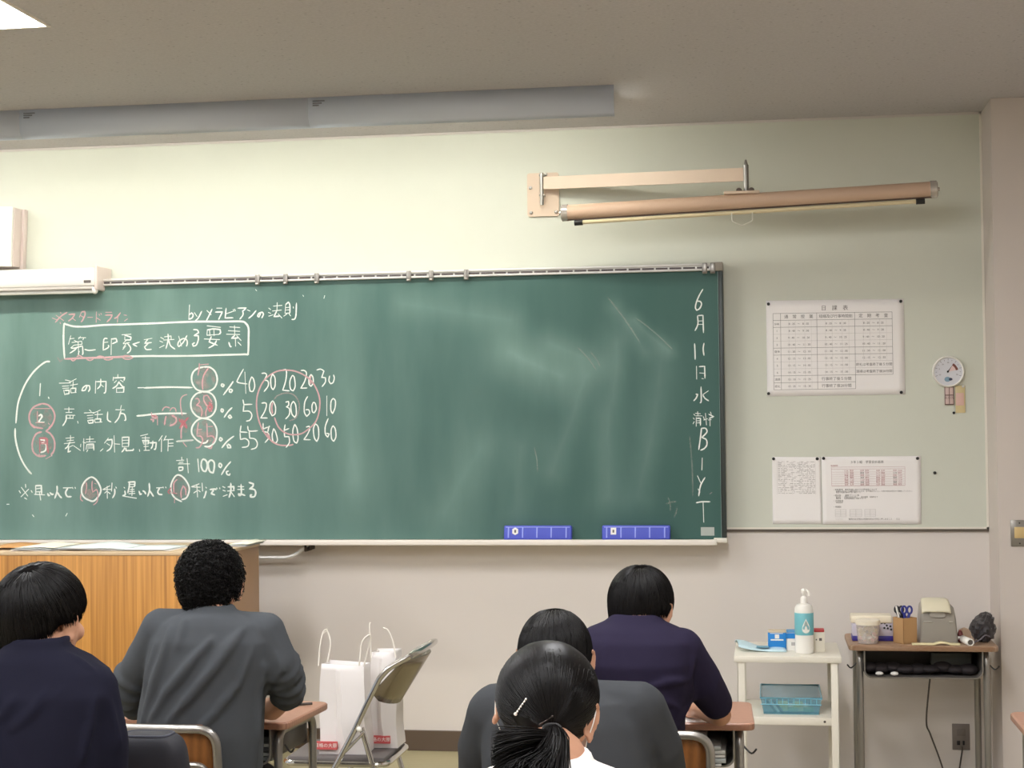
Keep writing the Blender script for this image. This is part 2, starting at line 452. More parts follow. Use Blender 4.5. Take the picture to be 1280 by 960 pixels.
mx = nt.nodes.new('ShaderNodeMix'); mx.data_type = 'RGBA'; mx.inputs[6].default_value = (*lin((46, 84, 78)), 1); mx.inputs[7].default_value = (*lin((180, 212, 202)), 1)
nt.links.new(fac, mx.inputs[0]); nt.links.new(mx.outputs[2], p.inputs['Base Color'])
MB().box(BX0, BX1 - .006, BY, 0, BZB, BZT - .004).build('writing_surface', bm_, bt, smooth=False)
fr = mat('board_frame_dark', (48, 56, 54), .4)
MB().box(BX1 - .020, BX1, BY - .012, 0, BZB - .004, BZT + .02, .003).build('side_frame', fr, bt)
MB().box(BX0, BX0 + .02, BY - .012, 0, BZB, BZT, .003).build('side_frame', fr, bt)
MB().box(BX1 - .0225, BX1 - .0205, BY - .014, BY - .001, BZB, BZT).build('frame_edge', mat('board_frame_edge', (120, 140, 136), .4), bt)
# top rail with slotted strip and hooks
zt = BZT
MB().box(BX0, BX1 - .01, BY - .020, 0, zt + .010, zt + .020, .002).box(BX0, BX1 - .01, BY - .020, 0, zt - .012, zt - .004, .002).box(BX0, BX1 - .01, BY - .010, 0, zt - .006, zt + .012).build('top_rail', M['alu'], bt)
sl = MB(); x = BX1 - .06
while x > -3.05:
    sl.box(x - .052, x, BY - .0122, BY - .0098, zt - .0015, zt + .0062); x -= .060
sl.build('rail_slots', mat('slot_dark', (92, 84, 84), .7), bt, smooth=False)
for px in (322, 357, 396, 511, 539, 583, 881, 891):
    c = at(px, 349, BY - .02); m = MB()
    m.box(c.x - .011, c.x + .011, BY - .026, BY - .019, zt - .026, zt + .022, .003)
    m.tube([(c.x - .006, BY - .03, zt - .022), (c.x + .006, BY - .03, zt - .022)], .005, 8)
    m.build('hook', M['steel'], bt)
MB().box(BX1 - .035, BX1 + .001, BY - .022, 0, zt - .014, zt + .024, .003).build('rail_end_cap', mat('rail_cap', (150, 142, 130), .5), bt)
# chalk tray
ty = BY - .075
zb = BZB
MB().box(BX0, BX1 - .05, ty, 0, zb - .012, zb - .004, .002).box(BX0, BX1 - .05, ty - .004, ty + .004, zb - .022, zb + .003, .003).build('chalk_tray', mat('tray_offwhite', (238, 230, 220), .4), bt)
MB().box(BX1 - .055, BX1 + .004, BY - .03, 0, zb - .014, zb + .006, .003).box(BX1 - .06, BX1 - .04, ty, ty + .03, zb - .022, zb + .002, .003).build('tray_corner', M['trimw'], bt)
c0 = at(876, 659, BY); c1 = at(893, 669.5, BY)
MB().box(c0.x, c1.x, BY - .001, BY, c1.z, c0.z).build('maker_plate', mat('maker_plate_grey', (170, 176, 170), .5), bt, smooth=False)
# support brackets and grab rail under the tray
p0 = at(190, 692, -.10)
rail = roundline([(-3.0, -.11, at(360, 697, -.11).z), (at(366, 697, -.11).x, -.11, at(366, 697, -.11).z), (at(385, 684, -.11).x, -.10, zb - .02)], .05)
MB().tube(rail, .0085, 10).build('tray_rail', M['alu'], bt)
for px in (383, 197):
    c = at(px, 686, -.1); m = MB().box(c.x - .006, c.x + .004, -.115, -.02, c.z - .012, zb - .012, .002).box(c.x + .012, c.x + .018, -.105, -.02, c.z - .006, zb - .012, .002)
    m.build('tray_bracket', mat('bracket_dark', (62, 50, 42), .6), bt)

# ------------------------------------------------------------------ chalk writing: strokes traced per character
CHALK = [
 # (x0, y0, scale, material, width px, strokes)
 (60, 380, 9.143, 'w', 2.1, "190,620 178,420 184,240 205,232 290,255 420,258 640,240 900,232 1280,218|190,628 400,618 640,612 900,600 1280,592"),
 (180, 395, 9.143, 'w', 2.1, "0,90 200,80 420,70 640,64 900,64 1110,62 1165,85 1195,140 1196,250 1190,430 1160,438 900,445 500,456 0,458"),
 (60, 380, 9.143, 'w', 1.45, "262,362 235,460|250,400 300,392|300,415 350,440|372,372 350,400|350,385 432,385|410,385 400,410|275,440 385,425|385,425 390,460|300,470 385,462|262,500 300,505 395,478|300,470 262,500|345,440 352,580|330,500 300,530 250,562|395,480 400,560 392,580|360,540 345,575|420,518 470,530 545,522"),
 (60, 380, 9.143, 'w', 1.45, "680,395 640,405 632,530|640,440 685,435|690,470 692,495 640,525|725,395 722,580|728,400 780,395 790,430 735,455|845,352 950,345|870,352 950,380 945,410 880,412|880,372 878,410|895,415 860,450|865,455 930,440|905,440 860,500|890,480 855,520|910,450 945,500 935,540 905,562|1048,435 970,460 1018,485|1100,408 1190,392|1145,398 1105,450 1185,440|1150,445 1105,490 1125,520 1185,518"),
 (180, 395, 9.143, 'w', 1.5, "192,245 225,262|180,285 215,300|178,362 232,335|235,238 310,228|310,228 312,270|225,275 345,268|275,205 278,270 252,372|285,280 305,340 355,378|398,232 430,345|492,222 450,300 400,350 388,330 400,290 450,258 490,275 495,320 485,345|565,155 610,160 625,190 572,225|572,225 620,225 622,270 600,330 565,345 555,320 580,305"),
 (180, 395, 9.143, 'w', 1.6, "722,112 875,130|725,155 720,215|725,160 790,148 870,155 875,190 860,208|750,160 755,225|800,150 802,225|722,220 860,210|690,262 865,270|770,235 745,295 840,335|830,280 800,330 740,365|980,125 1095,132|965,168 1095,175|945,208 1095,212|1035,112 1038,215|1040,220 1000,255 1080,250|1060,225 1110,280|1045,255 1048,345|970,300 985,345 1000,350|1075,300 1110,335"),
 (230, 370, 8.533, 'w', 1.5, "60,95 52,250|56,200 82,180 98,200 88,232 55,248|112,178 140,218|190,162 152,235 120,265|245,155 290,200|300,140 265,215 240,262|350,130 405,130|335,172 410,170 385,220 370,250|450,130 440,235 525,232|520,165 450,190|525,145 532,165|540,140 548,160|575,130 665,128 625,165|625,155 630,200 595,248|675,148 705,160|770,155 730,205 690,238|820,180 800,225 785,215 800,185 835,172 848,195 830,235"),
 (230, 370, 8.533, 'w', 1.5, "905,130 925,145|900,175 925,185|905,215 950,200|955,108 1045,100|995,72 992,155|945,160 1040,150|990,160 960,220 1020,215|1005,190 1045,235|1085,95 1078,185|1085,90 1115,65 1130,100 1130,185|1085,125 1125,120|1085,150 1125,148|1085,185 1130,180|1100,190 1065,215|1120,190 1138,212|1165,115 1168,130|1200,75 1195,200 1180,245 1150,250"),
 (20, 450, 9.143, 'w', 2.0, "388,18 340,22 270,70 190,150 110,270 50,410 18,530 0,720"),
 (20, 530, 10.667, 'w', 2.0, "-10,60 -8,180 20,320 60,440 110,540 170,625 208,665"),
 (20, 450, 9.143, 'w', 2.2, "280,270 272,408|372,425 378,440"),
 (20, 450, 9.143, 'w', 1.5, "565,228 620,240|495,265 625,262|530,300 605,295|535,325 605,320|545,345 560,400|555,348 610,345 605,385 565,390|690,215 600,262|620,290 705,275|655,245 650,320|625,330 630,372|630,325 685,322 680,372|630,375 690,370|815,295 790,345 755,350 765,320 800,292 840,295 845,330 828,362|912,240 908,380|915,248 1030,245 1025,360 1005,378|970,215 965,290 930,330|970,280 1000,305"),
 (20, 450, 9.143, 'w', 1.5, "1165,165 1165,195|1115,195 1110,235|1118,205 1245,200 1235,235|1150,235 1125,260|1195,230 1225,250|1180,245 1150,295 1105,325|1180,255 1215,300 1240,310|1150,320 1150,370|1150,322 1235,318 1230,368|1148,370 1235,368"),
 (20, 450, 9.143, 'w', 1.5, "555,560 665,560|605,540 605,600|570,600 640,598|575,630 675,632|575,630 572,690 535,752|575,665 655,668|655,635 650,670|620,632 618,668|705,700 710,722|840,570 860,590|780,605 905,600|815,635 880,630|820,665 880,660|820,690 830,722|825,692 885,685 880,718 830,722|965,572 880,610|900,625 990,620|935,595 930,665|900,680 905,715|905,675 970,672 965,712|905,715 985,708|1050,592 1048,680 1088,708|1205,520 1195,560|1140,568 1240,570|1200,580 1175,660 1130,718|1190,610 1240,620 1255,680 1240,690"),
 (20, 450, 9.143, 'w', 1.7, "260,640 285,622 300,640 285,670 258,705|258,708 325,710|285,640 305,650"),
 (20, 530, 10.667, 'w', 1.7, "325,210 380,212 372,240 340,260|340,262 395,265 405,310 385,360 330,380|470,395 480,425"),
 (20, 530, 10.667, 'w', 1.5, "665,190 775,180|728,152 728,225|680,225 770,215|645,262 785,245|720,240 690,300 655,330|705,300 695,375 730,360|760,285 715,305|770,290 860,352|865,270 862,305|905,195 905,360|895,240 930,255|935,205 1035,200|985,165 982,240|935,240 1060,238|945,270 935,340|950,272 1035,268 1040,350|955,295 1030,292|955,320 1030,318|960,340 945,370|1155,335 1130,358"),
 (120, 530, 10.667, 'w', 1.5, "95,330 60,362|165,188 115,255|150,215 215,205 215,270 190,330 145,362|145,258 185,285|242,155 250,375|250,265 318,270|350,175 352,305|350,178 440,175 435,300|355,218 430,215|355,258 430,255|355,302 435,300|385,315 370,345 345,375|400,320 400,355 490,350 500,330|580,340 583,365|690,135 595,158|615,185 715,185|620,215 635,260|620,220 705,218 700,265|630,240 700,240|635,268 700,265|660,165 662,350|640,300 700,298|640,352 715,350|715,252 805,248 795,330 775,335|760,225 755,290 735,330"),
 (120, 530, 10.667, 'w', 1.7, "885,155 840,225|875,200 872,368|935,160 905,220|910,210 1030,205|965,210 960,360|965,258 1030,255|965,295 1030,292|1080,238 1280,215"),
 (180, 450, 10.667, 'w', 1.9, "0,372 200,365 400,362 645,368|-95,745 0,738 150,720 350,712 565,712"),
 (120, 450, 10.667, 'w', 1.9, "560,370 640,368"),
 (180, 450, 10.667, 'w', 1.9, "800,92 880,98 945,150 975,230 970,310 930,380 860,415 780,418 700,390 650,320 635,240 655,165 710,115 800,92|780,425 860,430 925,475 960,560 955,660 910,735 840,770 770,775 700,745 645,680 625,600 640,520 700,450 780,425"),
 (200, 510, 10.667, 'w', 1.9, "640,428 615,460 560,465 490,425 430,350 425,270 465,195 530,145 600,140 680,165 735,230 760,310 750,410 710,480 650,515 595,510"),
 (200, 510, 10.667, 'w', 1.9, "220,445 330,438 445,428"),
 (180, 450, 10.667, 'w', 1.7, "1050,318 1070,335 1055,358 1035,345 1035,325 1050,318|1190,285 1150,345 1060,465|1155,385 1180,405 1165,430 1140,425 1140,400 1155,385|1045,650 1060,672 1045,695 1030,680 1032,658 1045,650|1175,635 1120,690 1070,765|1145,730 1170,765 1145,775 1125,755 1145,730"),
 (200, 510, 10.667, 'w', 1.7, "815,395 830,420 812,440 795,425 800,400 815,395|985,375 900,440 825,530|905,480 935,500 945,530 905,530 900,505 890,490"),
 (200, 510, 10.667, 'w', 1.6, "290,655 292,690|220,700 320,695|255,725 310,722|245,745 395,745|250,790 255,835|250,790 305,788 300,825 258,835|362,675 378,865"),
 (200, 510, 10.667, 'w', 2.0, "505,680 520,850|590,680 560,700 550,770 575,835 610,845 630,790 625,720 590,680|680,690 645,730 650,800 670,850 710,865 725,790 720,720 680,690"),
 (200, 510, 10.667, 'w', 1.7, "805,735 825,765 810,795 788,775 790,745 805,735|945,715 880,790 820,890|915,840 885,850 895,885 925,895 935,875"),
 (290, 450, 8.348, 'w', 1.35, "120,95 60,205 65,235 160,250|135,125 145,350|205,175 180,250 190,325 220,325 238,270 225,200 205,175|310,140 345,138 362,160 335,215|335,210 375,220 378,270 335,330|425,145 405,200 410,280 430,310 450,270 450,190 425,145|530,105 560,98 570,130 560,220 530,315 600,322|630,160 605,220 610,300 640,322 660,270 650,180 630,160|720,110 755,110 778,140 760,220 718,295 785,292|825,150 805,190 805,250 825,275 848,240 845,180 825,150|885,105 925,95 960,115 935,185|935,180 975,185 975,230 940,278|1020,165 1012,215 1030,248 1055,235 1068,190 1060,155"),
 (290, 450, 8.348, 'w', 1.35, "115,415 125,465 210,462|125,470 118,535 180,535 208,575 190,625 150,638|310,450 350,448 360,475 340,540 300,605 370,605|425,425 400,460 395,530 420,582 450,560 455,490 430,425|560,440 590,432 592,470 565,490|570,490 600,510 598,570 560,615|640,430 615,480 625,560 655,598 672,560 665,470 640,430|790,380 760,440 755,540 780,588 810,555 800,520 770,520|850,440 835,480 840,540 860,550 880,510 870,455 850,440|990,375 990,582|1060,400 1035,430 1032,520 1050,560 1075,500 1080,430 1060,400"),
 (290, 450, 8.348, 'w', 1.35, "95,685 85,750 160,755|85,760 90,830 140,820 175,850 165,900 105,912|165,690 180,740 268,738|180,745 185,815 240,825 265,870 250,915 200,932|325,660 325,720 375,700|320,745 375,760 385,810 345,862|395,690 385,700 375,750|435,715 420,780 430,850 460,865 475,830 455,750 435,715|555,675 545,735 595,715|545,740 550,800 595,800 600,860 565,912|655,670 635,740 645,840 675,868 690,820 680,720 655,670|775,700 805,690 812,720 785,780 750,830 820,832|870,665 850,720 860,810 885,850 905,800 900,700 870,665|1005,610 975,690 975,770 1000,805 1015,770 985,765|1055,685 1035,730 1040,820 1062,848 1085,800 1078,720 1055,685"),
 (10, 590, 10.667, 'w', 1.9, "235,165 238,205|180,205 265,320|275,230 175,330|150,250 168,280|222,345 252,362|310,248 325,272|370,180 372,300|370,182 445,180 450,298|375,225 440,215|372,265 440,262|355,298 490,305|420,270 438,375|530,285 540,315 560,310|560,275 590,300 605,290|655,185 655,260 625,350|660,270 690,320 718,345|738,212 850,210|800,215 770,270 790,325 845,328|860,205 866,220|895,205 900,218"),
 (10, 590, 10.667, 'w', 1.9, "1100,68 1040,110 990,190 985,280 1020,340 1080,375 1140,388 1195,340 1235,270 1235,210 1190,120 1140,75 1100,68"),
 (120, 590, 10.667, 'w', 1.8, "185,185 95,232|100,235 210,230|150,190 152,350|150,250 118,280|160,265 190,290|215,145 208,255|265,200 275,215|250,225 250,290 222,345|375,205 385,215|385,250 390,300 355,318|360,320 540,350|430,135 520,130 515,195|445,135 445,190 425,280|440,165 515,165|445,200 510,195|460,235 510,230|450,260 515,258|485,205 480,315|440,290 520,285|575,255 590,300 610,290|625,250 650,265 665,295|710,150 715,240 690,325|718,250 745,290 768,325|808,212 885,208|850,215 825,260 840,295 885,300|895,200 900,212|930,200 935,212"),
 (120, 590, 10.667, 'w', 1.8, "1145,395 1060,350 1010,280 1000,180 1035,90 1080,42 1130,48 1190,100 1240,190 1240,270 1205,345 1145,368"),
 (210, 565, 10.667, 'w', 1.9, "415,425 315,462|320,465 430,470|385,440 395,600|390,515 345,545|405,510 430,530|455,415 462,520|505,470 515,480|510,520 495,580 478,615|560,500 630,495 640,505|610,505 578,555 625,572|650,478 655,492|690,478 692,490|730,460 760,475|735,510 765,520|738,590 790,570|800,465 880,462 878,505|795,520 885,515|838,415 838,520 815,605|840,530 885,595|935,460 1010,462|930,500 1015,498|975,430 978,560 950,580 940,560 990,565 1028,580|1080,405 1140,425 1130,460 1085,495|1090,492 1150,500 1170,545 1150,595 1100,598 1100,575 1120,570"),
 (850, 355, 9.6, 'w', 1.35, "275,62 235,130 200,210 185,280 200,315 235,295 258,245 245,212 210,205|210,380 215,480 180,560|215,380 275,375 282,585|225,445 275,442|220,485 275,485|175,715 180,820 182,905|288,710 278,780 288,858"),
 (850, 450, 9.6, 'w', 1.35, "198,75 200,230|230,80 295,75 300,220|235,155 290,160|262,222 280,225|252,322 255,490 240,512|190,410 212,412 195,455 165,490|340,370 275,415|275,420 300,460 345,490|165,650 180,665|160,695 172,710|158,765 170,740|185,640 245,645|190,670 265,670|212,620 215,670|195,690 195,795|200,700 245,698 245,785|205,730 240,728|205,755 240,752|280,680 295,720|285,720 330,705|305,640 318,780|345,650 405,680 350,700|365,625 375,650|340,720 375,715|360,700 360,790"),
 (850, 530, 6.4, 'w', 1.45, "172,32 165,100 150,205|175,35 205,35 215,65 175,108|178,110 210,125 215,165 195,195 165,210|178,272 175,368|140,415 165,470|200,428 165,490 150,575|145,520 160,545|130,630 175,622 240,622|185,625 190,785"),
 (850, 530, 6.4, 'f', 1.0, "255,548 238,560"),
 (10, 590, 10.667, 'w', 1.8, "328,572 345,595|790,552 772,585|-15,430 15,430|278,0 310,22"),
 (300, 330, 4.0, 'w', 1.3, "315,156 318,162|424,158 420,172|78,128 84,134"),
 # pink chalk
 (60, 380, 9.143, 'p', 1.2, "50,160 100,180|95,130 180,190|220,95 150,140 85,210|145,95 150,110|140,210 145,225|240,120 310,115 280,160 235,195|285,165 315,190|385,90 360,150|385,90 420,85 425,120 400,180 380,205|370,130 405,150|455,152 510,152|555,90 552,210|560,160 600,185|585,115 590,130|605,105 612,120|660,95 730,95|655,128 735,125 715,165 675,205|830,100 790,150 760,165|800,140 795,210|870,125 900,130|910,170 875,195"),
 (60, 380, 9.143, 'p', 1.6, "190,628 400,618 640,612 940,600"),
 (60, 380, 9.143, 'f', 1.0, "110,610 140,660 175,625"),
 (60, 380, 9.143, 'p', 1.0, "265,635 290,650 320,630|330,600 365,590 400,612|440,630 480,645 520,630|560,605 600,595 650,610|640,630 690,640 740,625|860,600 880,590 930,595 970,615 930,630 880,628 855,612"),
 (20, 450, 9.143, 'p', 1.5, "300,498 370,515 425,575 445,650 420,730 375,777|300,498 215,530 165,590 152,660 170,730 215,777"),
 (20, 530, 10.667, 'p', 1.5, "200,0 255,40 360,60|490,0 450,55 400,95|345,105 275,130 230,210 218,300 240,380 310,430 400,420|400,95 460,130 505,200 518,280 505,360 470,410"),
 (20, 450, 9.143, 'p', 1.1, "210,555 390,555|245,590 245,715|225,715 320,718|370,720 385,738"),
 (20, 530, 10.667, 'P', 2.2, "310,190 400,192 408,220|318,200 322,380|330,262 400,262|330,240 390,238|420,200 418,300 435,390"),
 (20, 530, 10.667, 'p', 1.1, "400,465 480,420|310,400 312,425 360,420"),
 (180, 450, 10.667, 'p', 1.2, "740,45 735,120 720,205|745,65 860,55|860,105 800,200 778,300 785,395"),
 (180, 450, 10.667, 'p', 1.15, "685,520 720,515 740,560 700,605|700,605 750,620 775,680 765,750|850,470 800,480 800,540 850,620 910,690|910,580 850,630 825,700 830,750|850,475 880,520 905,560"),
 (180, 450, 10.667, 'P', 2.2, "870,560 905,620 890,680|900,590 860,620 880,690"),
 (200, 510, 10.667, 'p', 1.15, "515,190 500,280 495,370|500,290 560,285|495,375 550,380 570,440 530,520 480,530|625,205 630,300 632,390|630,250 705,245|640,380 700,375 730,420 700,470|700,500 680,540 640,530"),
 (180, 450, 10.667, 'p', 0.95, "575,460 520,480 490,530 490,620 510,740|245,680 265,640 300,625 345,640|345,680 375,640 415,645 430,690"),
 (180, 450, 10.667, 'p', 1.4, "180,750 182,865|295,750 285,800 275,865|370,740 400,735|375,745 425,770 430,820 390,860 345,875|100,745 160,740 160,780 105,760|90,790 130,800 120,825|100,700 105,740"),
 (180, 450, 10.667, 'P', 1.8, "110,740 165,750|470,780 520,860|590,770 540,830 490,890|465,810 500,830|500,790 550,850 575,900"),
 (200, 510, 10.667, 'P', 1.9, "255,160 300,200 360,270|375,130 320,190 260,270|300,180 290,230"),
 (200, 510, 10.667, 'p', 1.4, "310,210 285,300 285,410|310,460 355,515"),
 (290, 450, 8.348, 'p', 1.25, "560,105 480,115 400,155 330,220 280,320 258,420 262,540 290,660 340,760 420,850 500,888 600,890 640,880|560,105 640,112 720,140 800,190 860,260 905,360 918,450 905,560 870,650 800,720 720,770 620,778 540,750 480,690 445,600"),
 (290, 450, 8.348, 'f', 1.1, "440,410 480,370 560,345 640,360 690,420 705,490 690,560 660,610 600,635"),
 (290, 450, 8.348, 'p', 1.3, "425,445 415,500 425,560|825,165 815,210 825,250|365,760 400,820 380,780"),
 (10, 590, 10.667, 'p', 1.0, "1045,140 1050,200 1035,290|1125,120 1120,200 1130,270 1180,230 1200,280 1190,390 1140,440|975,290 970,360 1000,388|1150,150 1180,160"),
 (120, 590, 10.667, 'p', 1.2, "1085,100 1040,150 1040,280|1140,350 1135,260 1165,185 1195,230 1200,310|1050,350 1048,410|1040,280 1080,285"),
 (120, 590, 10.667, 'P', 1.6, "1000,210 960,265 985,290|1010,280 1060,285|985,230 1005,270"),
]
def chalk_mat(name, rgb, alpha, scale=900):
    m = bpy.data.materials.new(name); m.use_nodes = True; nt_ = m.node_tree; p_ = nt_.nodes['Principled BSDF']
    p_.inputs['Base Color'].default_value = (*lin(rgb), 1); p_.inputs['Roughness'].default_value = .95; p_.inputs['Specular IOR Level'].default_value = .1
    tc_ = nt_.nodes.new('ShaderNodeTexCoord'); n_ = nt_.nodes.new('ShaderNodeTexNoise'); n_.inputs['Scale'].default_value = scale; n_.inputs['Detail'].default_value = 2
    r_ = nt_.nodes.new('ShaderNodeMapRange'); r_.inputs[1].default_value = .35; r_.inputs[2].default_value = .65; r_.inputs[3].default_value = alpha - .25; r_.inputs[4].default_value = min(1, alpha + .2)
    nt_.links.new(tc_.outputs['Object'], n_.inputs['Vector']); nt_.links.new(n_.outputs['Fac'], r_.inputs[0]); nt_.links.new(r_.outputs[0], p_.inputs['Alpha'])
    return m
CM = {'w': chalk_mat('chalk_white', (244, 250, 244), .93), 'p': chalk_mat('chalk_pink', (232, 186, 190), .72), 'P': chalk_mat('chalk_red', (216, 138, 146), .62), 'f': chalk_mat('chalk_faint', (206, 194, 192), .45)}
def ribbon(mb, pts, w, y):
    n = len(pts); L = []; Rr = []
    for i, p_ in enumerate(pts):
        t_ = pts[min(i + 1, n - 1)] - pts[max(i - 1, 0)]
        if t_.length < 1e-9: t_ = Vector((0, 0, 1))
        t_.normalize(); nn = Vector((-t_.z, 0, t_.x))
        e = .55 if i in (0, n - 1) else 1
        ww = w * .5 * e * (1 + .18 * mnoise.noise(Vector((p_.x * 60, i * .7, p_.z * 60))))
        L.append(Vector((p_.x, y, p_.z)) + nn * ww); Rr.append(Vector((p_.x, y, p_.z)) - nn * ww)
    # rounded ends
    a = pts[0] - (pts[1] - pts[0]).normalized() * w * .35; b = pts[-1] + (pts[-1] - pts[-2]).normalized() * w * .35
    vs = L + Rr + [Vector((a.x, y, a.z)), Vector((b.x, y, b.z))]
    fs = [(i, i + 1, n + i + 1, n + i) for i in range(n - 1)] + [(0, n, 2 * n), (n - 1, 2 * n + 1, 2 * n - 1)]
    mb.add(vs, fs)
lay = 0
for (x0, y0, sc, k, wpx, st) in CHALK:
    cmb = MB()
    for s_ in st.split('|'):
        P_ = [tuple(float(q) for q in p_.split(',')) for p_ in s_.split()]
        lay = (lay + 1) % 7
        y = BY - .0008 - .00008 * lay - {'w': 0, 'p': .0007, 'P': .0014, 'f': .0021}[k] * .6
        W_ = [at(x0 + a / sc, y0 + b / sc, BY) for a, b in P_]
        if len(W_) > 2:
            # smooth gentle curves, keep sharp corners
            out = [W_[0]]
            cur = [W_[0]]
            for i in range(1, len(W_) - 1):
                cur.append(W_[i])
                d1 = (W_[i] - W_[i - 1]).normalized(); d2 = (W_[i + 1] - W_[i]).normalized()
                if d1.dot(d2) < .25:
                    out += smoothline(cur, 4)[1:]; cur = [W_[i]]
            cur.append(W_[-1]); out += smoothline(cur, 4)[1:]
            W_ = out
        ribbon(cmb, W_, wpx * .00365 * {'w': 1.15, 'p': 1.5, 'P': 1.2, 'f': 1.5}[k], y)
    o = cmb.build('chalk_writing', CM[k], bt, smooth=False); o['kind'] = 'stuff'
    if k != 'w': o['label'] = {'p': 'pink chalk', 'P': 'red chalk', 'f': 'faint rubbed chalk'}[k]
hz_m = chalk_mat('chalk_haze', (206, 174, 172), .2, 40)
for (cx_, cy_, rx, ry) in ((256, 473, 14, 14), (254, 506, 14, 15), (256, 541, 14, 15), (113, 611, 11, 13), (225, 608, 11, 13), (53, 522, 13, 13), (55, 555, 12, 12), (214, 525, 14, 8), (232, 526, 8, 14)):
    c_ = at(cx_, cy_, BY); mb_ = MB(); n_ = 20
    mb_.add([Vector((c_.x, BY - .0005, c_.z))] + [Vector((c_.x + rx * .0036 * math.cos(2 * PI * i / n_) * (1 + .12 * math.sin(3 * i)), BY - .0005, c_.z + ry * .0036 * math.sin(2 * PI * i / n_) * (1 + .1 * math.cos(5 * i)))) for i in range(n_)], [(0, 1 + i, 1 + (i + 1) % n_) for i in range(n_)])
    mb_.build('rubbed_patch', hz_m, bt, smooth=False)
# dust scratches near the lower right
fb = MB()
for a, b in (((835, 622), (838, 638)), ((832, 630), (845, 627)), ((846, 634), (843, 646)), ((862, 545), (866, 620)), ((722, 434), (745, 462)), ((738, 440), (750, 458)), ((760, 372), (800, 428)), ((796, 398), (840, 436)), ((668, 560), (672, 590))):
    ribbon(fb, smoothline([at(*a, BY), (at(*a, BY) + at(*b, BY)) / 2 + Vector((.004, 0, .003)), at(*b, BY)], 4), .006, BY - .001)
o = fb.build('dust_scratches', chalk_mat('chalk_scratch', (190, 196, 186), .27, 500), bt, smooth=False); o['kind'] = 'stuff'
# ================================================================== WALL ITEMS
def wall_y(): return -.008
# ---- swing arm with rolled-up map/screen
t = thing('swing_arm_bracket', 'cream metal wall bracket with long flat swing arm above the rolled screen', 'bracket', at(680, 243, -.012))
cream = mat('cream_metal', (214, 192, 170), .45, var=.03)
q0, q1 = at(659, 217, -.014), at(699, 270, -.014)
pts = rrect(q0.x, q1.x, q1.z, q0.z, .01)
MB().prism(pts, -.020, -.0075).build('wall_plate', cream, t)
for (px, py) in ((664, 266), (695, 265), (663, 235), (682, 218)):
    c = at(px, py, -.022); MB().lathe([(.0, -.012), (.006, -.011), (.008, -.004), (.008, 0)], (c.x, -.020, c.z), 10, 'y').build('screw', M['steel'], t)
hx = at(677, 230, -.05)
MB().tube([(hx.x, -.045, at(677, 216, -.05).z), (hx.x, -.045, at(677, 256, -.05).z)], .009, 12).box(hx.x - .012, hx.x + .012, -.05, -.018, hx.z - .055, hx.z - .045, .002).box(hx.x - .012, hx.x + .012, -.05, -.018, hx.z + .035, hx.z + .045, .002).build('hinge', M['steel'], t)
a0 = at(680, 229, -.06); a1 = at(930, 218, -.33)
m = MB(); dv = Vector((a1.x - a0.x, a1.y - a0.y, 0)).normalized(); nv = Vector((-dv.y, dv.x, 0)) * .006
hh = .028
vs = []
for p_ in (a0, a1):
    for s1 in (-1, 1):
        for s2 in (-1, 1): vs.append(Vector((p_.x, p_.y, p_.z + s2 * hh)) + nv * s1)
m.add(vs, [(0, 1, 3, 2), (4, 6, 7, 5), (0, 4, 5, 1), (2, 3, 7, 6), (0, 2, 6, 4), (1, 5, 7, 3)])
m.build('arm', cream, t, smooth=False)
MB().tube([(a1.x + .008, a1.y, a1.z - .075), (a1.x + .008, a1.y, a1.z + .04)], .012, 14).tube([(a1.x + .008, a1.y, a1.z + .04), (a1.x + .008, a1.y, a1.z + .062)], [.009, .004], 10).build('pivot_pin', M['steel'], t)
for s1 in (-.022, .03): MB().lathe([(0, -.008), (.011, -.007), (.013, 0), (.011, .008), (0, .009)], (a1.x + s1, a1.y - .012, a1.z - .07), 10, 'y').build('wing_nut', mat('knob_dark', (80, 66, 56), .5), t)
# rolled screen hanging on the arm, swung out from the wall
L, Rr = at(709, 266, -.30), at(1164, 237, -.36)
t2 = thing('rolled_map_screen', 'long tan rolled-up pull-down screen tube hung from the swing arm', 'screen', (L + Rr) / 2)
tan_ = mat('tan_tube', (196, 166, 142), .5, var=.04)
ax = (Rr - L).normalized()
MB().tube([L, L + (Rr - L) * .5, Rr], .0335, 28).build('tube_case', tan_, t2)
for e, s1 in ((L, -1), (Rr, 1)):
    MB().tube([e - ax * s1 * .004, e + ax * s1 * .022, e + ax * s1 * .026], [.0365, .0365, .030], 28).tube([e + ax * s1 * .026, e + ax * s1 * .034], .008, 10).build('end_cap', mat('clear_end_cap', (196, 188, 180), .25, metal=.5), t2)
dn = Vector((0, -.006, -.046))
b0, b1 = L + ax * .05 + dn, Rr - ax * .045 + dn
MB().tube([b0, b1], .0085, 12).build('bottom_bar', mat('bottom_bar_cream', (214, 198, 160), .5), t2)
for e in (b0, b1): MB().tube([e - ax * .018, e + ax * .018], .013, 12).build('bar_end', M['black'], t2)
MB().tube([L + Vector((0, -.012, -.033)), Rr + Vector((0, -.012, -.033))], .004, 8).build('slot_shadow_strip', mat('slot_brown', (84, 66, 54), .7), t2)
cc = at(927, 245, -.33); cc = L + ax * ((cc - L).dot(ax))
MB().box(cc.x - .075, cc.x + .075, cc.y - .03, cc.y + .03, cc.z + .030, cc.z + .043, .004).build('hanger_plate', cream, t2)
MB().tube(roundline([cc + Vector((-.043, -.02, -.05)), cc + Vector((-.043, -.02, -.085)), cc + Vector((0, -.02, -.105)), cc + Vector((.043, -.02, -.085)), cc + Vector((.043, -.02, -.05))], .006), .0022, 8).build('pull_handle', mat('handle_wire', (214, 212, 200), .4), t2)

